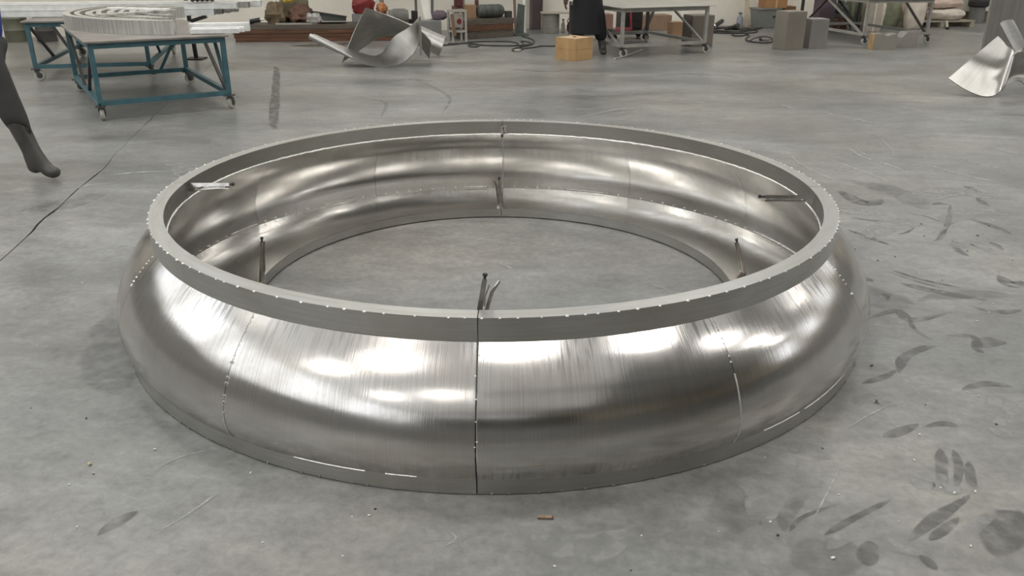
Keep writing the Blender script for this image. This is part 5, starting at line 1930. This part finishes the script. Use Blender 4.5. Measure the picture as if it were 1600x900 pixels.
for pts, w in (([(2.552, 5.330, 0.000), (3.028, 5.612, 0.000), (3.417, 5.430, 0.000)], .30), ([(2.644, 4.897, 0.000), (2.979, 5.165, 0.000), (3.273, 5.100, 0.000)], .22), ([(2.033, 4.592, 0.000), (2.367, 4.894, 0.000), (2.553, 4.871, 0.000)], .22), ([(2.460, 4.432, 0.000), (2.661, 4.543, 0.000), (2.695, 4.331, 0.000)], .12),
               ([(0.713, 2.077, 0.000), (0.762, 2.078, 0.000), (0.802, 2.047, 0.000)], .18), ([(1.278, 2.210, 0.000), (1.363, 2.237, 0.000), (1.407, 2.160, 0.000)], .14), ([(1.278, 2.728, 0.000), (1.391, 2.767, 0.000), (1.428, 2.682, 0.000)], .12),
               ([(1.295, 1.935, 0.000), (1.351, 1.991, 0.000), (1.485, 2.082, 0.000)], .06), ([(1.084, 1.961, 0.000), (1.128, 1.934, 0.000), (1.159, 1.880, 0.000)], .12), ([(0.002, 2.013, 0.000), (0.185, 1.902, 0.000), (0.379, 1.986, 0.000)], .16),
               ([(-0.362, 1.899, 0.000), (-0.223, 1.983, 0.000), (-0.109, 1.955, 0.000)], .12), ([(0.940, 2.406, 0.000), (1.012, 2.426, 0.000), (1.073, 2.350, 0.000)], .08), ([(0.897, 1.905, 0.000), (0.972, 1.961, 0.000), (1.026, 1.956, 0.000)], .05),
               ([(-2.717, 6.346, 0.000), (-2.493, 6.211, 0.000), (-2.400, 5.707, 0.000)], .2), ([(1.877, 5.152, 0.000), (2.189, 5.155, 0.000), (2.392, 5.049, 0.000)], .2), ([(1.694, 2.470, 0.000), (1.857, 2.685, 0.000), (1.959, 2.780, 0.000)], .2)):
    smear(pts, w, D_pale)
for pts, w in (([(2.845, 6.978, 0.000), (2.830, 6.658, 0.000), (2.950, 6.326, 0.000), (2.998, 6.022, 0.000)], .035), ([(2.912, 7.026, 0.000), (2.889, 6.637, 0.000), (2.958, 6.287, 0.000)], .02), ([(2.509, 6.632, 0.000), (2.638, 6.224, 0.000), (2.766, 5.707, 0.000)], .03), ([(3.191, 6.535, 0.000), (3.360, 6.101, 0.000), (3.623, 5.718, 0.000)], .03),
               ([(3.521, 6.690, 0.000), (3.696, 6.377, 0.000), (3.823, 6.070, 0.000)], .025), ([(2.291, 6.852, 0.000), (2.253, 6.397, 0.000), (2.373, 5.769, 0.000)], .025), ([(2.150, 6.920, 0.000), (2.742, 7.072, 0.000), (3.540, 7.260, 0.000), (4.704, 7.625, 0.000)], .016), ([(4.069, 8.902, 0.000), (4.141, 8.757, 0.000), (4.214, 8.479, 0.000)], .03),
               ([(0.886, 2.009, 0.000), (0.985, 2.158, 0.000), (1.084, 2.310, 0.000)], .006), ([(1.178, 2.532, 0.000), (1.318, 2.645, 0.000), (1.456, 2.738, 0.000)], .010), ([(3.064, 8.737, 0.000), (3.342, 8.231, 0.000), (3.591, 7.777, 0.000)], .04), ([(3.260, 7.332, 0.000), (3.200, 6.983, 0.000), (3.117, 6.684, 0.000)], .02),
               ([(0.622, 8.183, 0.000), (1.049, 8.628, 0.000), (1.469, 8.779, 0.000)], .03), ([(0.293, 7.722, 0.000), (1.026, 8.420, 0.000), (1.645, 8.639, 0.000)], .02), ([(-0.667, 7.117, 0.000), (-0.239, 7.571, 0.000), (0.362, 7.960, 0.000)], .03), ([(-1.539, 5.890, 0.000), (-1.328, 5.557, 0.000), (-1.166, 5.404, 0.000)], .01), ([(-0.764, 4.453, 0.000), (-0.681, 4.432, 0.000), (-0.608, 4.422, 0.000)], .012),
               ([(-0.105, 4.253, 0.000), (-0.000, 4.109, 0.000), (0.128, 4.074, 0.000)], .010), ([(0.625, 3.970, 0.000), (0.712, 3.893, 0.000), (0.799, 3.803, 0.000)], .006), ([(-1.197, 2.246, 0.000), (-1.096, 2.367, 0.000), (-0.960, 2.414, 0.000)], .005), ([(-1.030, 1.979, 0.000), (-0.968, 2.068, 0.000), (-0.906, 2.190, 0.000)], .008),
               ([(-0.186, 1.983, 0.000), (-0.161, 1.949, 0.000), (-0.198, 1.905, 0.000)], .006), ([(-3.084, 5.535, 0.000), (-2.985, 5.699, 0.000), (-2.797, 5.786, 0.000)], .03), ([(-2.966, 5.960, 0.000), (-2.818, 6.054, 0.000), (-2.595, 6.094, 0.000)], .04), ([(-3.721, 7.513, 0.000), (-3.797, 7.948, 0.000), (-3.783, 8.201, 0.000)], .02), ([(-3.546, 7.380, 0.000), (-3.329, 7.548, 0.000), (-2.991, 7.581, 0.000)], .02),
               ([(-1.990, 10.955, 0.000), (-1.831, 10.740, 0.000), (-1.726, 10.851, 0.000)], .03), ([(2.782, 8.915, 0.000), (2.907, 8.880, 0.000), (2.908, 8.663, 0.000)], .04), ([(3.763, 7.500, 0.000), (4.117, 7.399, 0.000), (4.520, 7.301, 0.000)], .03), ([(4.046, 7.044, 0.000), (4.108, 6.856, 0.000), (4.167, 6.678, 0.000)], .03)):
    smear(pts, w, D_white)
for pts, w in (([(-1.868, 9.416, 0.000), (-1.383, 9.024, 0.000), (-1.289, 8.149, 0.000)], .05), ([(-1.319, 10.860, 0.000), (-0.725, 9.439, 0.000), (-0.708, 8.322, 0.000)], .05), ([(0.579, 11.185, 0.000), (0.986, 11.025, 0.000), (1.332, 11.146, 0.000)], .12), ([(-0.097, 11.585, 0.000), (0.417, 11.356, 0.000), (0.852, 11.486, 0.000)], .10), ([(0.568, 9.466, 0.000), (1.145, 9.477, 0.000), (1.759, 9.705, 0.000)], .10),
               ([(1.719, 10.931, 0.000), (2.343, 11.170, 0.000), (2.962, 10.960, 0.000)], .12), ([(-1.585, 10.434, 0.000), (-1.288, 10.594, 0.000), (-0.956, 10.448, 0.000)], .15)):
    smear(pts, w, D_soft)

# ------------------------------------------------------------------ litter
M_chipw = mat('white_chip', (0.72, 0.72, 0.68), .6, var=.1)
M_chipd = mat('dark_chip', (0.06, 0.055, 0.05), .7, var=.3)
rng = random.Random(12)
for name, mt, n in (('white_chips', M_chipw, 150), ('dark_chips', M_chipd, 70)):
    m = MB()
    c = 0
    while c < n:
        x, y = rng.uniform(-2.2, 3.6), rng.uniform(1.55, 5.2)
        if math.hypot(x - RCX, y - RCY) < RBO + .03 or (rng.random() < .45 and x < .3):
            continue
        sz = rng.uniform(.0025, .0065)
        m.box((x, y, sz * .4 + .0008), (sz * rng.uniform(.8, 2.4), sz, sz * .6), rng.uniform(0, 3))
        c += 1
    o = stuff(m.build(name, mt))
    tag(o, 'tiny %s scattered over the concrete around the ring' % name.replace('_', ' '), 'litter')
t = thing('wood_stick', 'short brown stick lying on the floor in front of the ring', 'stick', (0.103, 2.050, 0.000))
m = MB()
m.tube([(0.079, 2.042, 0.006), (0.098, 2.043, 0.006), (0.125, 2.041, 0.006)], [.0045, .0052, .0045], 8)
m.build('stick', mat('stick_wood', (.33, .22, .14), .7, var=.3, scale=60), t, smooth=True)
m = MB()
m.tube([(0.122, 2.041, 0.006), (0.127, 2.040, 0.006)], .005, 8)
m.build('dark_end', M_brownc, t)
t = thing('wood_chip', 'yellowish wood chip on the floor at the lower left', 'chip', (-1.397, 2.320, 0.000))
m = MB()
m.add([(-1.405, 2.319, 0.001), (-1.397, 2.325, 0.004), (-1.384, 2.315, 0.001), (-1.390, 2.302, 0.005), (-1.389, 2.307, 0.009)], [(0, 1, 4), (1, 2, 4), (2, 3, 4), (3, 0, 4), (3, 2, 1, 0)])
m.build('chip', mat('chip_wood', (.50, .42, .27), .7), t)
